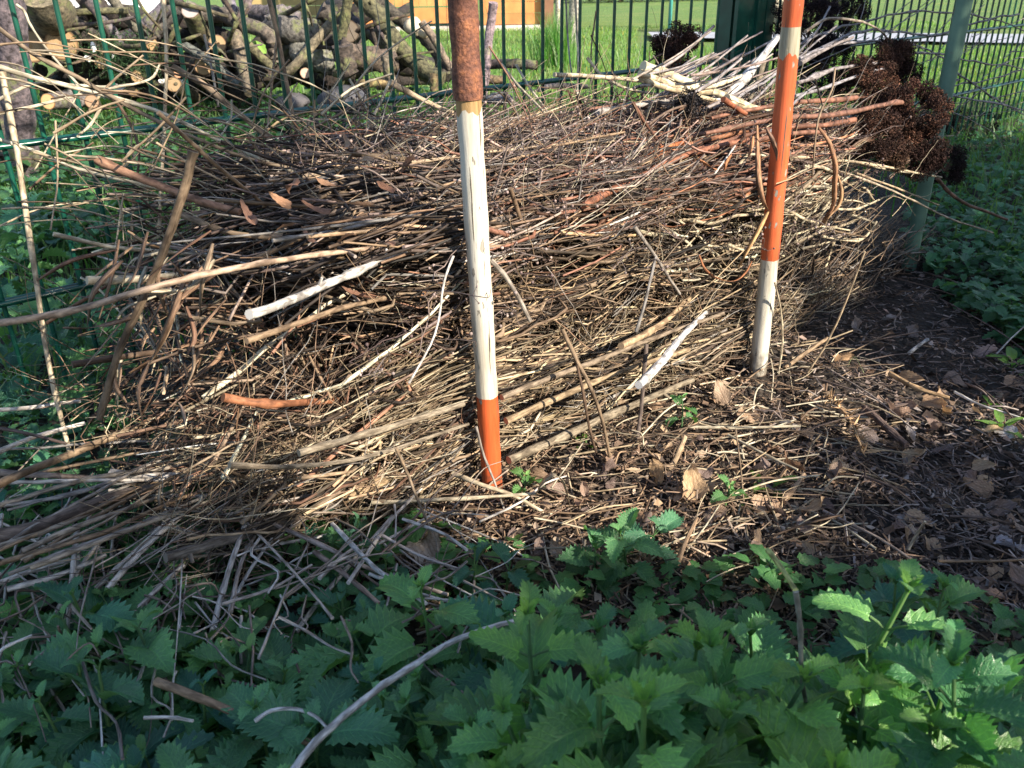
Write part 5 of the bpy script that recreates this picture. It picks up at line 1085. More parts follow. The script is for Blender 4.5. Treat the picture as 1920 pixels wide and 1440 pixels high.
for a in [
  (800, 1020, .060, (.46, .40, .33), 'large pale crumpled leaf left of the orange pole foot at the edge of the shade'),
  (172, 992, .040, (.55, .50, .46), 'pale leaf caught between the dark stems at the left'),
  (1065, 872, .034, (.66, .58, .48), 'whitish sunlit leaf right of the orange pole foot'),
  (1392, 800, .052, (.40, .29, .20), 'big curled brown leaf on the litter below the white foot'),
  (1360, 775, .040, (.42, .31, .22), 'brown leaf just behind the big curled one'),
  (1302, 968, .050, (.50, .36, .22), 'tan leaf hump on the litter in the middle foreground'),
  (1410, 965, .048, (.40, .27, .18), 'brown leaf right of the tan leaf hump'),
  (1335, 1000, .034, (.36, .27, .22), 'grey brown leaf under the tan leaf hump'),
  (1700, 790, .042, (.40, .28, .22), 'heart shaped veined brown leaf lying right of the litter band'),
  (1725, 765, .040, (.42, .27, .16), 'curled orange brown leaf behind the heart shaped one'),
  (1765, 778, .030, (.52, .32, .16), 'glowing orange leaf right of the heart shaped one'),
  (1655, 615, .048, (.40, .38, .38), 'blue grey shaded leaf behind the weeds at the right'),
  (1605, 640, .032, (.34, .31, .30), 'small grey leaf in the shade left of the blue grey one'),
  (1870, 660, .045, (.30, .22, .20), 'upright brown leaf in the shade near the right border'),
  (1700, 640, .040, (.20, .15, .13), 'dark rolled leaf beside the short white stick'),
  (1560, 690, .030, (.50, .34, .20), 'small lit orange leaf right of the white foot'),
  (1640, 700, .030, (.40, .27, .2), 'lit brown leaf behind the arched grass blade'),
  (1715, 825, .036, (.42, .40, .42), 'pale grey leaf scrap on the dark litter at the right'),
  (1640, 830, .034, (.36, .30, .28), 'grey brown leaf scrap left of the pale one'),
  (1860, 900, .034, (.50, .36, .22), 'lit crumpled leaf on the dark litter at the right'),
  (1500, 925, .026, (.38, .25, .17), 'small brown leaf near the right end of the lit litter'),
  (1860, 1030, .034, (.40, .37, .40), 'bluish leaf near the right border above the nettles'),
  (1890, 1100, .040, (.52, .38, .26), 'lit leaf at the right border above the nettles'),
  (1900, 830, .040, (.48, .46, .48), 'white grey leaf behind the pale seedling'),
  (1230, 930, .040, (.45, .33, .2), 'flat tan leaf left of the tan leaf hump'),
  (1290, 1075, .032, (.38, .28, .2), 'brown leaf peeping over the nettles'),
  (470, 1205, .038, (.16, .10, .09), 'dark dead leaf among the low nettles'),
  (590, 1255, .034, (.28, .25, .27), 'grey leaf among the low nettles'),
  (785, 1105, .034, (.26, .15, .11), 'reddish brown leaf where straw and nettles meet'),
  (1505, 885, .036, (.30, .19, .13), 'brown leaf on the edge of lit litter')]:
    dead_leaf(a[0], a[1], a[2] * 1.08, a[3], a[4])
for i, (x, y, az) in enumerate([(600, 355, 1.2), (545, 385, 1.7), (560, 345, 1.5), (640, 350, 1.9), (665, 440, 1.6), (700, 385, 2.4), (740, 360, 1.3), (530, 440, 1.6), (590, 455, 1.4), (650, 275, 1.1), (700, 300, 1.4), (780, 300, 1.2), (620, 395, 1.8), (740, 460, 1.5), (560, 420, 1.9), (830, 530, 2.6), (700, 560, 1.6), (480, 420, 1.2)]):
    dead_leaf(x, y, rnd.uniform(.028, .045), rnd.choice([(.40, .24, .15), (.46, .30, .19), (.30, .17, .12)]), 'narrow brown lance leaf lying in the upper left part of the pile', n=rnd.uniform(-.50, -.42) - .05, az=az + PHI - 1.57 + rnd.uniform(-.4, .4), group='lance leaves in the upper left part of the pile', W=rnd.uniform(.007, .012), curl=rnd.uniform(-1.4, 1.4), teeth=5, tilt=rnd.uniform(-.25, .1))
regL = img_region([(900, 860), (1250, 740), (1560, 680), (1800, 700), (1980, 760), (1980, 1180), (1700, 1080), (900, 1070)], 0)
for i in range(130):
    p = hit(regL); mbx, mby = pj(np.array([p[0], p[1], 0.])); dead_leaf(float(mbx), float(mby), rnd.uniform(.016, .04), rnd.choice(DL + [(.16, .12, .11), (.24, .18, .16)]), 'small brown dead leaf lying on the litter before the pile', group='small dead leaves on the litter', z=rnd.uniform(.006, .016))
hand([
 ('short white stick on the shaded ground right of the pile', 'stalk', SILVER, 3.5, 'bark', [(1705, 662, .012), (1722, 648, .016), (1740, 636, .02)]),
 ('long dark stem lying on the litter under the heart shaped leaf', 'branch', (.15, .11, .10), 5.5, 'bark', [(1622, 765, .012), (1660, 800, .012), (1700, 835, .01)]),
 ('white straw crossing the litter at the right', 'stalk', SILVER, 2.0, 'stalk', [(1790, 735, .02), (1840, 760, .02), (1920, 785, .02)]),
 ('thin white straw leaning on a leaf at the right border', 'stalk', SILVER, 1.4, 'stalk', [(1868, 664, .01), (1895, 635, .03), (1925, 608, .05)]),
 ('lit brown stem end on the litter, right of the white foot', 'branch', (.48, .33, .19), 4.0, 'bark', [(1668, 700, .02), (1720, 728, .018), (1780, 746, .015)]),
 ('straw lying level on the litter near the middle', 'stalk', PALE, 2.4, 'stalk', [(1290, 800, .02), (1380, 802, .02), (1500, 798, .02)]),
 ('long pale straw slanting over the lit litter', 'stalk', PALE, 2.0, 'stalk', [(1365, 815, .02), (1430, 850, .02), (1495, 880, .02)]),
 ('short tan stick lying below the bright green seedling', 'branch', (.42, .30, .2), 4.2, 'bark', [(1468, 940, .012), (1490, 915, .014), (1508, 890, .016)]),
 ('lit twig sticking up in the litter at the right', 'stalk', PALE, 1.8, 'stalk', [(1703, 1030, .01), (1720, 1000, .03), (1735, 978, .05)]),
 ('thin straw near the lower right litter edge', 'stalk', TAN, 1.6, 'stalk', [(1760, 1052, .02), (1860, 1052, .02), (1940, 1048, .02)]),
 ('stick standing obliquely above the nettles in the middle', 'twig', (.40, .28, .19), 3.0, 'bark', [(1268, 1060, .01), (1288, 1010, .03), (1308, 970, .05)]),
 ('thick tan stick leaning below the leaves left of the seedling', 'twig', (.44, .33, .22), 4.2, 'bark', [(1255, 885, .01), (1272, 850, .03), (1285, 818, .045)]),
])
for i in range(26):
    x, y = rnd.uniform(1480, 1930), rnd.uniform(430, 1000); a = rnd.gauss(.4, .4); L = rnd.uniform(60, 240)
    stick([PZ(x, y, .015), PZ(x + L / 2 * math.cos(a) + 5, y + L / 2 * math.sin(a) - 5, .025), PZ(x + L * math.cos(a), y + L * math.sin(a), .012)], rnd.uniform(.0008, .002), vary(rnd.choice([(.26, .2, .18), (.36, .3, .27), (.18, .13, .11)]), .2), 'thin grey brown twig lying on the shaded ground at the right', 'twig', 'twigs on the shaded ground at the right', mat='bark', sides=5)
# arched pale grass blade and dried spray
strap([PZ(1587, 695, .0), PZ(1596, 673, .02), PZ(1605, 672, .025), PZ(1620, 700, .005)], .0016, (.45, .5, .25), 'pale green grass blade bent into a little arch on the litter')
mb = MB(); base = [PZ(1545, 742, .02), PZ(1580, 770, .02), PZ(1603, 805, .02), PZ(1618, 850, .012)]; SP = spline(base, 6); tube(mb, SP, .0012, 5, (.34, .22, .13))
for p in SP:
    for _ in range(5):
        d = nr.normal(0, .006, 3) + [0.003, -.004, .003]; tube(mb, [p, p + d * .6, p + d * 1.6], [.0006, .0022, .0004], 4, vary((.42, .28, .16), .3), flat=.4, caps=False)
tag(mb.build('dried_spray', M['seed']), 'drooping dried spray with many small scales, lying right below the white foot', 'dried spray')

# ------------------------------------------------------------------ log pile behind the fence
BK = [(.17, .125, .09), (.20, .15, .11), (.12, .09, .07), (.18, .14, .14), (.17, .145, .09)]
LOGN = [0]
def log(pts, rpx, label, c=None, ends=(0, 0), cut=(.33, .23, .13), k=5, taper=.9, sides=14, rough=.07, name='log'):
    P = spline([PY(a, b_, y) for a, b_, y in pts], k) if len(pts) > 2 else spline([PY(a, b_, y) for a, b_, y in pts], 8)
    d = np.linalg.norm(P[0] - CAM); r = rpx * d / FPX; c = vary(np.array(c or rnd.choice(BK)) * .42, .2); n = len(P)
    rr = r * np.linspace(1, taper, n) * (1 + nr.uniform(-.05, .05, n)); mb = MB(); P = P + nr.normal(0, r * .05, P.shape)
    tube(mb, P, rr, sides, c, rough=rough)
    if r > .03:
        for _ in range(3):
            i = rnd.randrange(1, n - 1); dd = nr.normal(0, 1, 3); dd /= np.linalg.norm(dd); tube(mb, [P[i], P[i] + dd * r * 1.25], [r * .4, r * .25], 8, c)
    c0 = P.mean(0); o = mb.build(name, M['log'], loc=c0); tag(o, label, 'log' if name == 'log' else 'branch')
    for e, on in zip((0, -1), ends):
        if on:
            dr = P[0] - P[1] if e == 0 else P[-1] - P[-2]; dr /= np.linalg.norm(dr); m2 = MB(); re = rr[e] * .97
            tube(m2, [P[e] - dr * .004, P[e] + dr * .003], re, 22, vary(cut, .08), caps=True, capmat=0, rough=.02)
            me = m2.mesh('cut_face', M['cut']); me.transform(Matrix.Translation(Vector(-c0))); q = bpy.data.objects.new('cut_face', me); col.objects.link(q); q.parent = o
    return o
log([(58, 86, 3.9), (66, 80, 4.4)], 25, 'thick log with tan cut face, leftmost of the two big ones at the upper left', ends=(1, 0))
log([(116, 85, 3.9), (130, 70, 4.5)], 24, 'thick log with smooth tan cut face right beside the leftmost one', ends=(1, 0))
log([(80, -15, 3.8), (95, 25, 3.9), (108, 60, 4.3)], 34, 'broad mossy log lying over the two big cut faces', c=(.26, .23, .16), ends=(0, 0))
log([(191, 118, 3.95), (196, 112, 4.5)], 10, 'small log with tan cut face amid the evergreen sprigs', ends=(1, 0))
log([(257, 144, 3.9), (278, 150, 4.2)], 9.5, 'small round log end under the fork of grey branches', ends=(1, 0))
log([(285, 82, 4.1), (262, 80, 4.2), (215, 72, 4.3)], 10.5, 'grey branch with a pale round cut end high in the pile', ends=(1, 0), c=(.27, .24, .28))
log([(381, 124, 3.9), (350, 118, 4.3)], 15, 'log with bright round cut face in the middle of the log pile', ends=(1, 0), c=(.15, .11, .09))
log([(325, 158, 3.85), (350, 175, 4.0), (365, 182, 4.1)], 12, 'log with tan cut face at the foot of the log pile', ends=(1, 0))
log([(334, 139, 3.9), (345, 142, 4.2)], 7, 'little reddish log end just above the one at the foot', ends=(1, 0), cut=(.45, .25, .15))
log([(250, 172, 3.95), (262, 171, 4.3)], 8, 'little log end half hidden by the weeds', ends=(1, 0))
log([(408, 80, 3.9), (388, 105, 4.1), (375, 125, 4.3)], 15, 'log with an obliquely sawn tan end pointing up right', ends=(1, 0), c=(.10, .08, .08))
log([(357, 22, 3.85), (372, 55, 3.95), (390, 90, 4.1)], 15, 'upright olive log with grey sawn top', ends=(1, 0), c=(.25, .22, .13), cut=(.38, .35, .36))
log([(572, 137, 3.9), (560, 130, 4.3)], 9, 'pale pinkish log end left of the mossy stump', ends=(1, 0), cut=(.58, .42, .36))
log([(90, 190, 3.7), (120, 188, 3.8), (168, 186, 3.9)], 13, 'short splintered log lying level at the lower left of the log pile', ends=(1, 0), cut=(.62, .42, .22), c=(.34, .32, .33))
log([(172, 190, 3.7), (180, 200, 4.0)], 11, 'dark log end next to the splintered one', ends=(1, 0), cut=(.28, .19, .13))
log([(-10, 130, 3.3), (10, 250, 3.0), (5, 300, 2.9)], 10, 'dim stump at the far left border', c=(.12, .10, .09))
log([(15, -20, 2.6), (22, 60, 2.62), (30, 160, 2.65), (40, 250, 2.7), (48, 330, 2.75)], 21, 'stout violet grey trunk leaning upright at the far left', c=(.27, .22, .25), taper=1.15)
log([(330, -10, 4.2), (300, 25, 4.2), (260, 60, 4.2), (230, 75, 4.25)], 12, 'smooth lilac grey branch running down left across the white gap', c=(.36, .32, .38))
log([(165, -10, 4.0), (195, 40, 4.05), (222, 78, 4.1), (205, 90, 4.1)], 9, 'lilac grey branch forking toward the pale cut end', c=(.34, .31, .36))
log([(112, 8, 3.9), (140, 35, 3.95), (185, 70, 4.0)], 6.5, 'thin dark branch crossing the white gap', c=(.16, .14, .12))
log([(130, 28, 4.0), (160, 22, 4.0), (240, 20, 4.05)], 5.5, 'olive branch lying level across the white gap', c=(.28, .26, .14))
log([(140, -15, 4.05), (165, 20, 4.05), (180, 50, 4.1)], 7, 'brown branch in front of the white gap', c=(.22, .17, .14))
log([(205, -10, 4.1), (235, 30, 4.1), (262, 60, 4.1)], 8, 'grey olive branch right of the white gap', c=(.28, .27, .22))
log([(270, 70, 4.15), (290, 55, 4.2), (330, 20, 4.3)], 13, 'dark bent log above the round cut ends', c=(.16, .14, .13))
log([(350, 10, 4.2), (380, 22, 4.2), (420, 26, 4.2), (450, 38, 4.15)], 9, 'greenish grey branch lying level at the top of the pile', c=(.24, .26, .20))
log([(370, 32, 4.05), (415, 28, 4.05), (442, 40, 4.0), (500, 62, 3.95), (512, 90, 3.95), (520, 112, 3.95)], 12, 'long curved branch bowing over the green gap', c=(.27, .22, .18))
log([(420, -20, 4.3), (432, 10, 4.3), (436, 26, 4.3)], 11, 'violet grey stub at the top border', c=(.36, .34, .46))
log([(470, -20, 4.2), (460, 15, 4.2), (450, 30, 4.2)], 8, 'peeled violet branch at the top border', c=(.42, .34, .38))
log([(345, 85, 3.9), (400, 120, 3.85), (450, 160, 3.8)], 7.5, 'long slim grey green branch slanting down right', c=(.22, .24, .22), k=7)
log([(440, 62, 3.85), (450, 100, 3.8), (460, 140, 3.75), (470, 175, 3.7)], 11, 'split tan branch standing in front of the dark hollow', c=(.38, .32, .24))
log([(466, 85, 3.9), (490, 108, 3.9), (512, 128, 3.9)], 8, 'olive branch with smooth bark beneath the curved one', c=(.30, .28, .16), ends=(0, 0))
log([(480, 140, 3.95), (520, 138, 4.0), (560, 132, 4.0)], 13, 'dark log lying level under the green gap', c=(.12, .09, .08))
log([(620, 45, 3.9), (590, 80, 3.85), (560, 115, 3.8), (535, 138, 3.8)], 8, 'tan branch climbing to the right in the middle of the pile', c=(.36, .30, .2))
log([(480, 30, 4.3), (520, 28, 4.2), (560, 40, 4.2)], 17, 'grey trunk with peeling bark under the hut wall', c=(.30, .27, .30))
log([(505, 60, 4.1), (535, 55, 4.0), (575, 62, 4.0), (600, 60, 4.0)], 22, 'rough broad trunk with lichen in the middle of the pile', c=(.32, .29, .26), rough=.2)
log([(560, 95, 4.0), (590, 110, 3.95), (625, 115, 3.95)], 22, 'whitish lichen covered stump in the middle of the pile', c=(.42, .40, .34), rough=.15)
log([(525, 95, 4.1), (545, 110, 4.1)], 20, 'pale barked log behind the climbing branch', c=(.36, .34, .30), rough=.12)
log([(600, 20, 4.1), (640, 45, 4.1)], 15, 'dark knotty log below the hut corner', c=(.17, .15, .14), rough=.15)
log([(655, -20, 3.8), (648, 30, 3.8), (640, 75, 3.8)], 9, 'mossy olive stem standing beside the coiled tendril', c=(.24, .24, .12))
log([(655, 60, 3.9), (662, 78, 4.4)], 19, 'dark log with a dull grey end beside the coiled tendril', ends=(1, 0), cut=(.16, .14, .12), c=(.1, .09, .08))
log([(640, 100, 3.75), (690, 108, 3.8), (740, 120, 3.85)], 21, 'big brown log with cracked bark right of the stumps', c=(.25, .20, .17), rough=.1)
log([(640, 85, 3.6), (650, 120, 3.6), (655, 145, 3.6)], 17, 'gnarled root stump at the lower middle of the pile', c=(.17, .14, .13), rough=.22)
log([(668, -10, 4.0), (705, 25, 4.0), (735, 70, 3.95), (770, 110, 3.9), (800, 135, 3.85), (830, 150, 3.8)], 15, 'long mossy trunk sloping down to the right end of the pile', c=(.24, .23, .13), rough=.14, taper=.8)
log([(700, -5, 4.2), (745, 35, 4.15), (785, 60, 4.1), (820, 100, 4.0), (838, 145, 3.9)], 11, 'lichened dark branch above the mossy trunk', c=(.18, .16, .13), rough=.2)
log([(718, 45, 4.0), (730, 80, 3.95), (745, 100, 3.9)], 15, 'cream coloured rotten stub leaning on the trunk', c=(.48, .44, .32), rough=.2)
log([(655, 30, 4.1), (690, 60, 4.05), (718, 95, 4.0)], 7, 'slim dark violet branch behind the tendril', c=(.22, .19, .2))
log([(790, 40, 3.9), (815, 75, 3.9), (845, 130, 3.9)], 7, 'slim tan branch with a round tip leaning left of the rusty sleeve', c=(.40, .32, .26))
log([(725, 105, 3.6), (728, 130, 3.6), (735, 155, 3.6)], 9, 'short split stub standing in front of the big brown log', c=(.36, .32, .26))
log([(672, 158, 3.5), (700, 156, 3.5), (735, 160, 3.55)], 8, 'ochre broken piece of wood at the foot of the pile', c=(.50, .36, .17), rough=.15)
log([(812, 140, 3.5), (814, 168, 3.5)], 8, 'ochre rotten stub at the right foot of the pile', c=(.46, .34, .18), rough=.2)
log([(925, 4, 3.9), (920, 45, 3.9), (915, 85, 3.85), (912, 130, 3.8), (905, 190, 3.75)], 8, 'violet knotty branch standing upright right of the rusty sleeve', c=(.42, .34, .40), k=6)
log([(860, 140, 3.9), (920, 122, 3.85), (970, 120, 3.8), (1006, 122, 3.8)], 8.5, 'dark hooked log lying on the lawn right of the rusty sleeve', c=(.17, .14, .14), ends=(0, 1), cut=(.2, .17, .16))
log([(850, 150, 4.2), (900, 148, 4.2), (945, 150, 4.2)], 8, 'pale brown log lying behind the fence rail', c=(.40, .28, .18))
log([(1010, 168, 2.9), (1040, 160, 3.0), (1100, 162, 3.1)], 5, 'thin grey branch on the grass behind the rail', c=(.3, .28, .3))
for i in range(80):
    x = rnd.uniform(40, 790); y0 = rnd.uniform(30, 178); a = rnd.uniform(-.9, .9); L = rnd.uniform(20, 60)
    log([(x - L * math.cos(a), y0 - L * math.sin(a), 4.5 + rnd.uniform(-.2, .4)), (x, y0 + rnd.uniform(-5, 5), 4.45), (x + L * math.cos(a), y0 + L * math.sin(a), 4.5 + rnd.uniform(-.2, .4))], rnd.uniform(8, 20), 'log deep inside the log pile, painted dark for the shade in the gaps', c=(.07, .055, .05), sides=9, k=3)['group'] = 'logs deep inside the pile'  # near-black bark stands in for deep shade between the logs
for i in range(34):
    x = rnd.uniform(70, 760); y0 = rnd.uniform(0, 150); a = rnd.uniform(-1.3, 1.3); L = rnd.uniform(25, 75); yy = rnd.uniform(3.7, 4.0)
    log([(x - L * math.cos(a), y0 - L * math.sin(a), yy + .1), (x + rnd.uniform(-8, 8), y0 + rnd.uniform(-8, 8), yy), (x + L * math.cos(a), y0 + L * math.sin(a), yy + .05)], rnd.uniform(2, 5.5), 'slim bare branch lying among the logs of the log pile', sides=7, k=4, name='log_pile_branch', taper=.5)['group'] = 'slim branches among the logs'
# evergreen sprigs
mb = MB()
for i in range(1300):
    c0 = PY(*rnd.choice([(185, 90, 3.95), (220, 105, 3.9), (270, 125, 3.9), (240, 95, 3.95)])); p = c0 + nr.normal(0, 1, 3) * [.07, .03, .045]; d = nr.normal(0, 1, 3); d /= np.linalg.norm(d)
    tube(mb, [p, p + d * .012, p + d * .024], [.0012, .0016, .0004], 3, vary((.035, .075, .03), .4), caps=False)
tag(mb.build('conifer_sprig', M['seed']), 'dark evergreen sprigs lying on the small log ends', 'evergreen sprigs')
# white sheet, lime green card, stone, hut, tree, tubs
mb = MB(); a, b_ = PY(95, 85, 5.1), PY(330, 60, 5.1); z0 = 0.0
X = np.linspace(a[0], b_[0], 20); V = np.array([[x, 5.1 + .03 * math.sin(x * 9), z] for z in (0, .35, .75) for x in X]); V[:, 2] *= 1.0
mb.add(V, [[j * 20 + i, j * 20 + i + 1, (j + 1) * 20 + i + 1, (j + 1) * 20 + i] for j in range(2) for i in range(19)], None, (.9, .9, .9))
V2 = V + [0, .02, 0]; mb.add(V2, [[j * 20 + i, (j + 1) * 20 + i, (j + 1) * 20 + i + 1, j * 20 + i + 1] for j in range(2) for i in range(19)], None, (.9, .9, .9))
o = tag(mb.build('white_sheet', M['white']), 'bright white sheet glimpsed through gaps behind the log pile', 'sheet')
for (x, y, rx, ry, lab) in [(90, 70, 7, 5, 'white fragment between the two big log ends'), (175, 88, 8, 10, 'white fragment over the evergreen sprigs'), (165, 110, 10, 6, 'white fragment left of the small log end'), (211, 105, 4, 4, 'smallest white fragment right of the small log end')]:
    p = PY(x, y, 3.9); d = 4 / FPX; mb = MB(); m_ = 9; ring = [[rx * d * .7 * math.cos(t) * rnd.uniform(.6, 1.1), rnd.uniform(-.004, .004), ry * d * math.sin(t) * rnd.uniform(.6, 1.1)] for t in np.linspace(0, 6.28, m_, endpoint=False)]
    V = np.array([[0, -.008, 0]] + ring + [[0, .008, 0]]); mb.add(V, [[0, 1 + i, 1 + (i + 1) % m_] for i in range(m_)] + [[m_ + 1, 1 + (i + 1) % m_, 1 + i] for i in range(m_)], None, (.88, .88, .86)); o = mb.build('white_fragment', M['white'], smooth=False); o.location = Vector(p); tag(o, lab, 'fragment')
for (x, y, wd, ht, lab) in [(484, 90, 27, 18, 'light green rag showing in the gap under the curved branch'), (394, 78, 6, 18, 'narrow light green rag beside the sawn olive log')]:
    p = PY(x, y, 4.25); d = 4.4 / FPX; mb = MB(); V = np.array([[-wd / 2, 0, ht / 2], [0, -9, ht / 2 + 3], [wd / 2, 0, ht * .2], [wd * .4, 6, -ht / 2], [-wd * .3, -5, -ht * .55], [-wd / 2, 4, -2.]]) * d
    V = np.vstack([V, V + [0, .006, 0]]); mb.add(V, [[0, 1, 4, 5], [1, 2, 3, 4], [11, 10, 7, 6], [10, 9, 8, 7]], None, (.30, .55, .12)); o = mb.build('green_rag', M['white'], smooth=False); o.location = Vector(p); tag(o, lab, 'rag')
def rock(x, y, Y, rx, ry, c, lab):
    p = PY(x, y, Y); d = np.linalg.norm(p - CAM) / FPX; bm = MB(); U, W_ = 14, 9; V = []
    for i in range(W_):
        for j in range(U):
            th = math.pi * i / (W_ - 1); ph = 2 * math.pi * j / U; k = 1 + .12 * math.sin(3 * ph + i) + .08 * math.sin(5 * th + j * 2); V.append([rx * d * k * math.sin(th) * math.cos(ph), rx * d * .8 * k * math.sin(th) * math.sin(ph), ry * d * k * math.cos(th)])
    bm.add(V, [[i * U + j, (i + 1) * U + j, (i + 1) * U + (j + 1) % U, i * U + (j + 1) % U] for i in range(W_ - 1) for j in range(U)], None, c); o = bm.build('rock', M['stone']); o.location = Vector(p); tag(o, lab, 'stone')
rock(775, 50, 4.0, 16, 14, (.52, .46, .36), 'cream stone lying on the log pile before the hut door')
rock(795, 62, 3.95, 10, 8, (.50, .42, .30), 'smaller cream stone right of the first one')
rock(645, 188, 3.3, 45, 22, (.07, .07, .08), 'blue grey stone lying in the weeds behind the fence')
rock(550, 192, 3.4, 30, 14, (.08, .075, .08), 'dull grey stone at the foot of the stumps')
rock(935, 185, 3.0, 26, 10, (.12, .12, .135), 'flat grey stone behind the rail right of the rusty sleeve')
# hut
hy = 11.6; hl = PY(455, 60, hy); hr = PY(1036, 52, hy); hut = empty('playhouse', (hr[0], hy, 0)); tag(hut, 'orange brown wooden playhouse with plank door standing on the lawn', 'playhouse')
WO = (.50, .21, .075); WOD = (.17, .09, .05)
xr = hr[0]; xl = PY(684, 52, hy)[0]; bz = max(.03, PY(800, 58, hy)[2])
def planks(mb, x0, x1, z0, z1, y0, hgt, c, vertical=False):
    if vertical:
        nx = int((x1 - x0) / hgt)
        for i in range(nx): box(mb, [x0 + (i + .5) * (x1 - x0) / nx, y0, (z0 + z1) / 2], [(x1 - x0) / nx - .006, .03, z1 - z0], 0, vary(c, .08))
    else:
        nz = int((z1 - z0) / hgt)
        for i in range(nz): box(mb, [(x0 + x1) / 2, y0 + .002 * (i % 2), z0 + (i + .5) * (z1 - z0) / nz], [x1 - x0, .03, (z1 - z0) / nz - .006], 0, vary(c, .08))
d0, d1 = PY(728, 50, hy)[0], PY(893, 50, hy)[0]
for (x0, x1) in ((d1 + .05, xr - .1), (xl, d0 - .05)):
    mb = MB(); planks(mb, x0, x1, bz + .02, 1.9, hy, .125, WO); child(mb, 'wall', M['wood'], hut, False)
mb = MB(); planks(mb, xl, xr, 1.9, 2.3, hy, .13, WO); child(mb, 'gable', M['wood'], hut, False)
mb = MB(); planks(mb, d0 + .1, d1 - .1, bz + .25, 1.8, hy + .02, .10, (.54, .25, .09), True); dd = child(mb, 'door', M['wood'], hut, False)
mb = MB(); box(mb, [(d0 + d1) / 2, hy, bz + .14], [d1 - d0 - .02, .05, .18], 0, WO); box(mb, [d0 + .04, hy - .01, 1.0], [.09, .06, 1.7], 0, WO); box(mb, [d1 - .04, hy - .01, 1.0], [.09, .06, 1.7], 0, WO); box(mb, [(d0 + d1) / 2 + .28, hy - .01, 1.02], [.03, .05, 1.5], 0, WOD); child(mb, 'door_frame', M['wood'], hut, False)
mb = MB(); box(mb, [(xl + xr) / 2, hy - .03, bz - .02], [xr - xl, .1, .07], 0, (.50, .45, .42)); child(mb, 'sill', M['stone'], hut, False)
mb = MB(); box(mb, [xr - .05, hy - .06, 1.05], [.11, .1, 2.1], 0, (.20, .10, .06)); child(mb, 'corner_post', M['wood'], hut, False)
mb = MB(); box(mb, [xl - .08, hy - .05, 1.05], [.11, .1, 2.1], 0, (.42, .19, .07)); child(mb, 'corner_post', M['wood'], hut, False)
mb = MB(); planks(mb, hl[0] - .2, xl - .15, .02, 2.1, hy + 1.0, .13, (.33, .24, .11)); child(mb, 'wall', M['wood'], hut, False)  # darker olive timber paints in the shade on this wall
mb = MB(); box(mb, [(hl[0] + xr) / 2, hy + .9, 2.35], [xr - hl[0] + .6, 2.6, .08], 0, (.16, .12, .1)); child(mb, 'roof', M['wood'], hut, False)
mb = MB(); box(mb, [xr - .03, hy + 1.05, 1.0], [.05, 1.95, 1.95], 0, WO); child(mb, 'side_wall', M['wood'], hut, False)
# far planting strip
mb = MB()
for i in range(2200):
    p = np.array([rnd.uniform(.5, 5.5), rnd.uniform(22.6, 24), rnd.uniform(0, .5)]); s = rnd.uniform(.05, .16)
    leaf_mesh(mb, s, s * .7, 2, .3, .2, .0, base=p, rot=frame(rnd.uniform(0, 6), rnd.uniform(-.5, 1)), color=np.array([1.6, .7, .5]) * rnd.uniform(.4, 1.2), serr=.05)
tag(mb.build('flower_bed', M['shrub']), 'dark reddish planting at the far end of the lawn', 'flower bed', kind='stuff')
tb = PZ(1073, 84); tree = empty('young_tree', (tb[0], tb[1], 0)); tag(tree, 'young tree with smooth pale trunk on the lawn right of the playhouse', 'tree')
mb = MB(); tube(mb, spline([[tb[0], tb[1], -.05], [tb[0] + .02, tb[1], .5], [tb[0] - .03, tb[1], 1.3], [tb[0], tb[1], 2.6]], 5), np.linspace(.062, .035, 16), 14, (.36, .34, .30), rough=.05); child(mb, 'trunk', M['log'], tree)
mb = MB(); tube(mb, spline([[tb[0] - .14, tb[1] - .1, -.05], [tb[0] - .15, tb[1] - .1, .9], [tb[0] - .12, tb[1] - .1, 2.0]], 5), .025, 10, (.42, .38, .32)); child(mb, 'support_stake', M['log'], tree)
mb = MB()
for i in range(500):
    a = rnd.uniform(0, 6.28); p = np.array([tb[0] + .7 * rnd.random() * math.cos(a), tb[1] + .7 * rnd.random() * math.sin(a), 2.3 + rnd.random() * 1.3]); s = .05
    leaf_mesh(mb, s, s * .6, 3, .3, .2, 0, base=p, rot=frame(rnd.uniform(0, 6), rnd.uniform(-.5, 1)), color=(1.5, 1.8, 1), serr=.1)
for i in range(9): a = i * .7; tube(mb, spline([[tb[0], tb[1], 1.9 + i * .07], [tb[0] + .35 * math.cos(a), tb[1] + .35 * math.sin(a), 2.5 + i * .05], [tb[0] + .6 * math.cos(a), tb[1] + .6 * math.sin(a), 3.1]], 4), np.linspace(.018, .005, 9), 7, (.9, .7, .6))
child(mb, 'crown', M['shrub'], tree)
sp = PZ(1530, 60, 0); mb = MB()
st2 = PZ(1462, 60, 0); tree = empty('multi_stem_shrub', (st2[0], st2[1], 0)); tag(tree, 'bare grey multi stemmed shrub on the lawn behind the orange pole top', 'shrub')
for i, a in enumerate((-.32, -.12, .1, .35)):
    mb = MB(); tube(mb, spline([[st2[0], st2[1], 0], [st2[0] + a * .5, st2[1], .6], [st2[0] + a * 1.4, st2[1], 1.6]], 5), np.linspace(.05, .025, 11), 10, (.30, .28, .22)); child(mb, 'trunk', M['log'], tree)
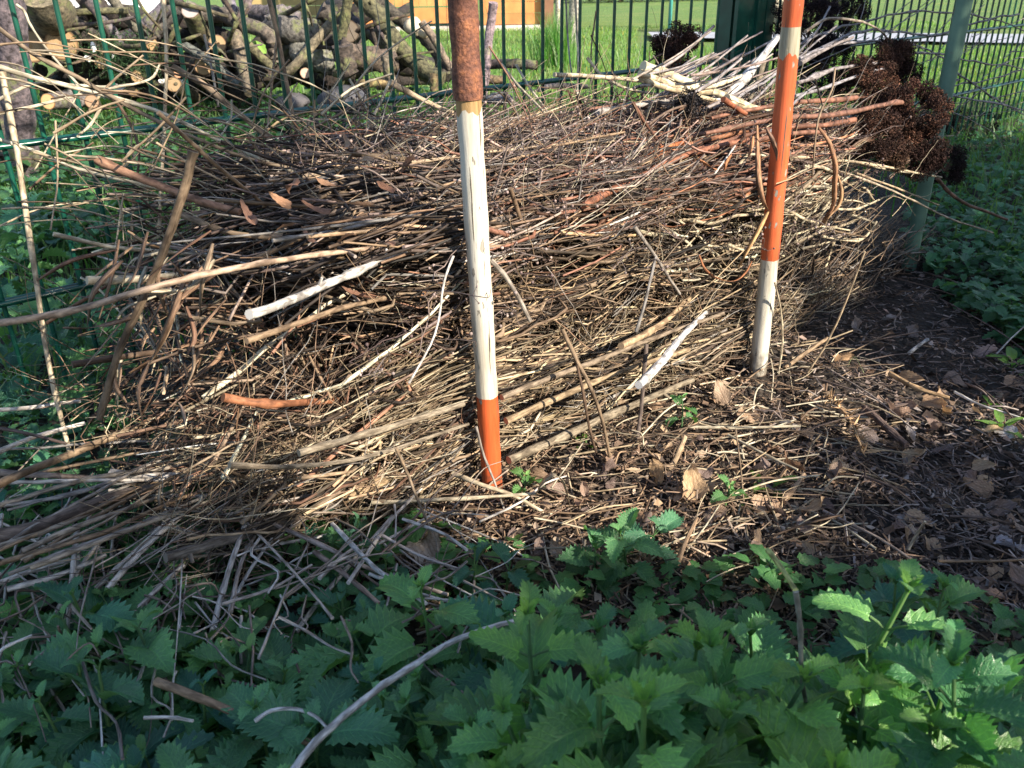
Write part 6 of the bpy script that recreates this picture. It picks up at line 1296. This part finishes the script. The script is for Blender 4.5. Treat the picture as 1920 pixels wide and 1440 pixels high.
def tub(x, y, Y, R1, lab, tilt=.5):
    p = PY(x, y, Y); mb = MB(); prof = [(0, 0), (.7, 0), (.95, .95), (1.06, .97), (1.06, 1.05), (.9, 1.05), (.66, .08), (0, .08)]; Sg = 26; V = []
    for (r_, z) in prof:
        for j in range(Sg): a = 2 * math.pi * j / Sg; V.append([r_ * R1 * math.cos(a), r_ * R1 * math.sin(a), z * R1 * 1.1])
    mb.add(V, [[i * Sg + j, i * Sg + (j + 1) % Sg, (i + 1) * Sg + (j + 1) % Sg, (i + 1) * Sg + j] for i in range(len(prof) - 1) for j in range(Sg)], None, (.012, .014, .018)); o = mb.build('plastic_tub', M['plastic']); o.location = Vector([p[0], p[1], .0]); o.rotation_euler = (tilt, .15, .4); tag(o, lab, 'tub')
tub(1170, 165, 2.75, .125, 'larger black plastic tub behind the fence rail'); tub(1032, 172, 2.9, .085, 'smaller black plastic tub behind the pile middle', .3)

# ------------------------------------------------------------------ added hedge behind the viewer, unseen, shaped to cut the low sun
def lab(pts): return [(p @ EU, p @ EV) for p in pts]
SH = lab([PN(20, 620, -.15), PN(100, 700, -.4), PN(170, 780, -.5), PN(215, 800, -.55), PN(330, 860, -.58), PN(560, 925, -.62), PZ(800, 1060), PZ(940, 1090, .02), PZ(1150, 1095, .04), PZ(1330, 1095, .03), PZ(1480, 1060), PZ(1570, 950), PZ(1700, 870), PZ(1850, 850), PZ(1900, 740),
          PZ(1700, 660), PZ(1600, 600, .02), PN(1640, 480, -.45), PN(1700, 420, -.45), PN(1760, 380, -.475), PZ(200, 1200, .1), PZ(700, 1250, .12), PZ(1000, 1150, .2), PZ(1300, 1120, .2), PZ(1600, 1150, .25), PZ(1400, 1300, .3), PZ(1850, 1300, .3), PZ(0, 900, .1), PZ(1850, 600), PZ(1850, 1000), PZ(1850, 450), PZ(1850, 350),
          PZ(20, 400, .08), PZ(120, 400, .08), PZ(200, 420, .08), PZ(60, 340, .08), PZ(20, 300, .08), PZ(160, 360, .08), PZ(180, 500, .08), PZ(60, 440, .1), PZ(140, 460, .1), PZ(90, 520, .1), PZ(60, 640, .1), PZ(160, 600, .1), PZ(40, 720, .06), PZ(20, 560, .08), PZ(120, 560, .08), PZ(60, 480, .08),
          PN(450, 120, 0), PN(450, 330, 0), PN(450, 220, 0), PN(700, 60, 0), PN(700, 140, 0), PN(560, 100, 0), PN(850, 80, 0), PN(1000, 80, 0), PN(1100, 10, 0), PN(1100, 90, 0), PN(1230, 30, 0), PN(1400, -40, 0), PN(1360, 20, -.02), PN(1440, 20, -.02), PN(1370, 90, -.02), PN(1430, 90, -.02), PN(1400, 60, 0), PN(1400, 110, 0), PN(1550, 50, 0), PN(1700, 50, 0), PN(1700, 120, 0), PN(1900, 150, 0), PN(1900, 20, 0), PN(1560, 80, -.1), PN(1760, 200, -.475), PN(1790, 60, -.475), PN(1775, 130, -.475)])
LT = lab([PN(20, 300, -.13), PN(20, 140, -.13), PN(200, 600, -.45), PN(250, 480, -.4), PN(240, 720, -.5), PN(300, 770, -.5), PN(400, 450, -.45), PN(450, 820, -.55), PN(600, 600, -.5), PN(700, 860, -.58), PN(400, 700, -.5), PN(200, 200, -.12), PN(200, 330, -.2), PN(400, 300, -.2), PN(320, 250, -.1),
          PN(100, 150, 0), PN(250, 150, 0), PN(350, 50, 0), PN(350, 180, 0), PN(100, 260, 0), PN(880, -60, -.53), PN(880, 50, -.53), PN(890, 400, -.53), PN(1480, -60, -.56), PN(1480, 30, -.56), PN(1460, 300, -.56), PN(1430, 600, -.56), PN(1250, 150, -.35), PN(1400, 150, -.36), PN(1670, 120, -.4), PN(1640, 160, -.4), PN(1700, 190, -.5), PN(1690, 260, -.5), PN(1600, 350, -.5), PN(1560, 450, -.47), PN(900, 250, -.3), PN(620, 330, -.35), PN(1100, 250, -.3), PN(1200, 220, -.3),
          PZ(860, 990), PZ(920, 900), PZ(1000, 1020, .02), PZ(1180, 1020, .02), PZ(1330, 1020, .02), PZ(1430, 980), PZ(1500, 900), PZ(1600, 800), PZ(1720, 790), PZ(1840, 770), PZ(1570, 680, .01), PZ(1500, 640, .02), PZ(1450, 760),
          PZ(1700, 1075, .25), PZ(1750, 1085, .25), PZ(1650, 1055, .26), PZ(1870, 1170, .24), PZ(1910, 1200, .24), PZ(500, 190, .05), PZ(1040, 200, .05), PZ(60, 250, .3), PZ(300, 150, .4), PZ(1250, 200, .0), PZ(1600, 150, 0), PZ(1900, 120, 0)] + [PN(x, -260, 0) for x in (100, 400, 700, 1000, 1300, 1600, 1900)])
LAB = np.array(SH + LT); ISS = np.r_[np.ones(len(SH)), np.zeros(len(LT))].astype(bool)
hedge = empty('shade_hedge', [0, 0, 0]); tag(hedge, 'unseen leafy hedge added behind the viewpoint, its top shaped to shade the foreground', 'hedge')
bough = empty('shade_bough', [0, 0, 0]); tag(bough, 'unseen leafy boughs added over the hedge behind the viewpoint to shade the fence', 'tree')  # added boughs out of view, leaves set where the fence needs shade
k = 150000
u = nr.uniform(-1.2, 3.6, k); v = nr.uniform(-1.35, 1.35, k); t_ = nr.uniform(2.35, 2.9, k)
uj = u + .012 * np.sin(u * 90 + v * 40) + nr.normal(0, .012, k); vj = v + .014 * np.sin(u * 70 - v * 110) + nr.normal(0, .012, k)
d2 = (uj[:, None] - LAB[None, :, 0]) ** 2 + (vj[:, None] - LAB[None, :, 1]) ** 2
ok = ISS[d2.argmin(1)] | (vj < -.02) | ((u < .25) & (v < .55)); ok &= ~((u < .3) & (v > .85))  # leaves stay only where shade is wanted
P = u[:, None] * EU + v[:, None] * EV + t_[:, None] * S
keep = ok & (P[:, 2] > .03) & ((v > -.5) | (nr.uniform(0, 1, k) < .4)); P = P[keep]; hi = (v > .72)[keep] | ((v > .5) & (u > 1.9))[keep]
def leaf_cloud(P, par):
    k = len(P); a = nr.normal(0, 1, (k, 3)); a /= np.linalg.norm(a, axis=1)[:, None]; b_ = np.cross(a, nr.normal(0, 1, (k, 3))); b_ /= np.linalg.norm(b_, axis=1)[:, None]
    vt = np.array([[0, 0], [.5, .45], [1, 0], [.5, -.45]]); sz = nr.uniform(.030, .052, (k, 1, 1))
    V = (P[:, None, :] + sz * (a[:, None, :] * (vt[None, :, 0:1] - .5) + b_[:, None, :] * vt[None, :, 1:2])).reshape(-1, 3)
    mb = MB(); mb.add(V, np.arange(k)[:, None] * 4 + np.array([[0, 1, 2, 3]]), np.tile([[0., 0], [1, .5], [0, 1], [-1, .5]], (k, 1)), np.repeat(nr.uniform(.6, 1.4, (k, 1)) * np.ones(3), 4, axis=0)); child(mb, 'foliage', M['shrub'], par)
leaf_cloud(P[~hi], hedge); leaf_cloud(P[hi], bough)
bp = 3.75 * EU + 2.65 * S; bp[2] = 0
mb = MB(); tube(mb, spline([[bp[0], bp[1], -.1], [bp[0] + .05, bp[1], 1.2], [bp[0], bp[1], 2.4], [bp[0] - .1, bp[1], 3.6]], 6), np.linspace(.13, .06, 19), 14, (.14, .11, .09), rough=.06); child(mb, 'trunk', M['log'], bough)
for j_, (vv, ue) in enumerate(((1.0, .75), (.92, 1.3), (1.1, 1.9))):
    mb = MB(); q0 = 3.75 * EU + .55 * EV + 2.65 * S; tube(mb, spline([q0, 2.6 * EU + (vv - .05) * EV + 2.65 * S, (ue + .6) * EU + vv * EV + 2.6 * S, ue * EU + vv * EV + 2.62 * S], 6), np.linspace(.03, .006, 19), 8, (.14, .11, .09)); child(mb, 'limb', M['log'], bough)
for i in range(16):
    uu = -1.0 + i * .28; p = uu * EU + (-1.32) * EV + 2.65 * S; mb = MB(); p0 = p.copy(); p0[2] = -.05; q = p0 + [rnd.uniform(-.1, .1), rnd.uniform(-.1, .1), 1.2]
    tube(mb, spline([p0, (p0 + q) / 2 + nr.normal(0, .03, 3), q], 4), np.linspace(.02, .01, 9), 8, (.12, .09, .07)); child(mb, 'trunk', M['log'], hedge)
print('objects', len(bpy.data.objects))
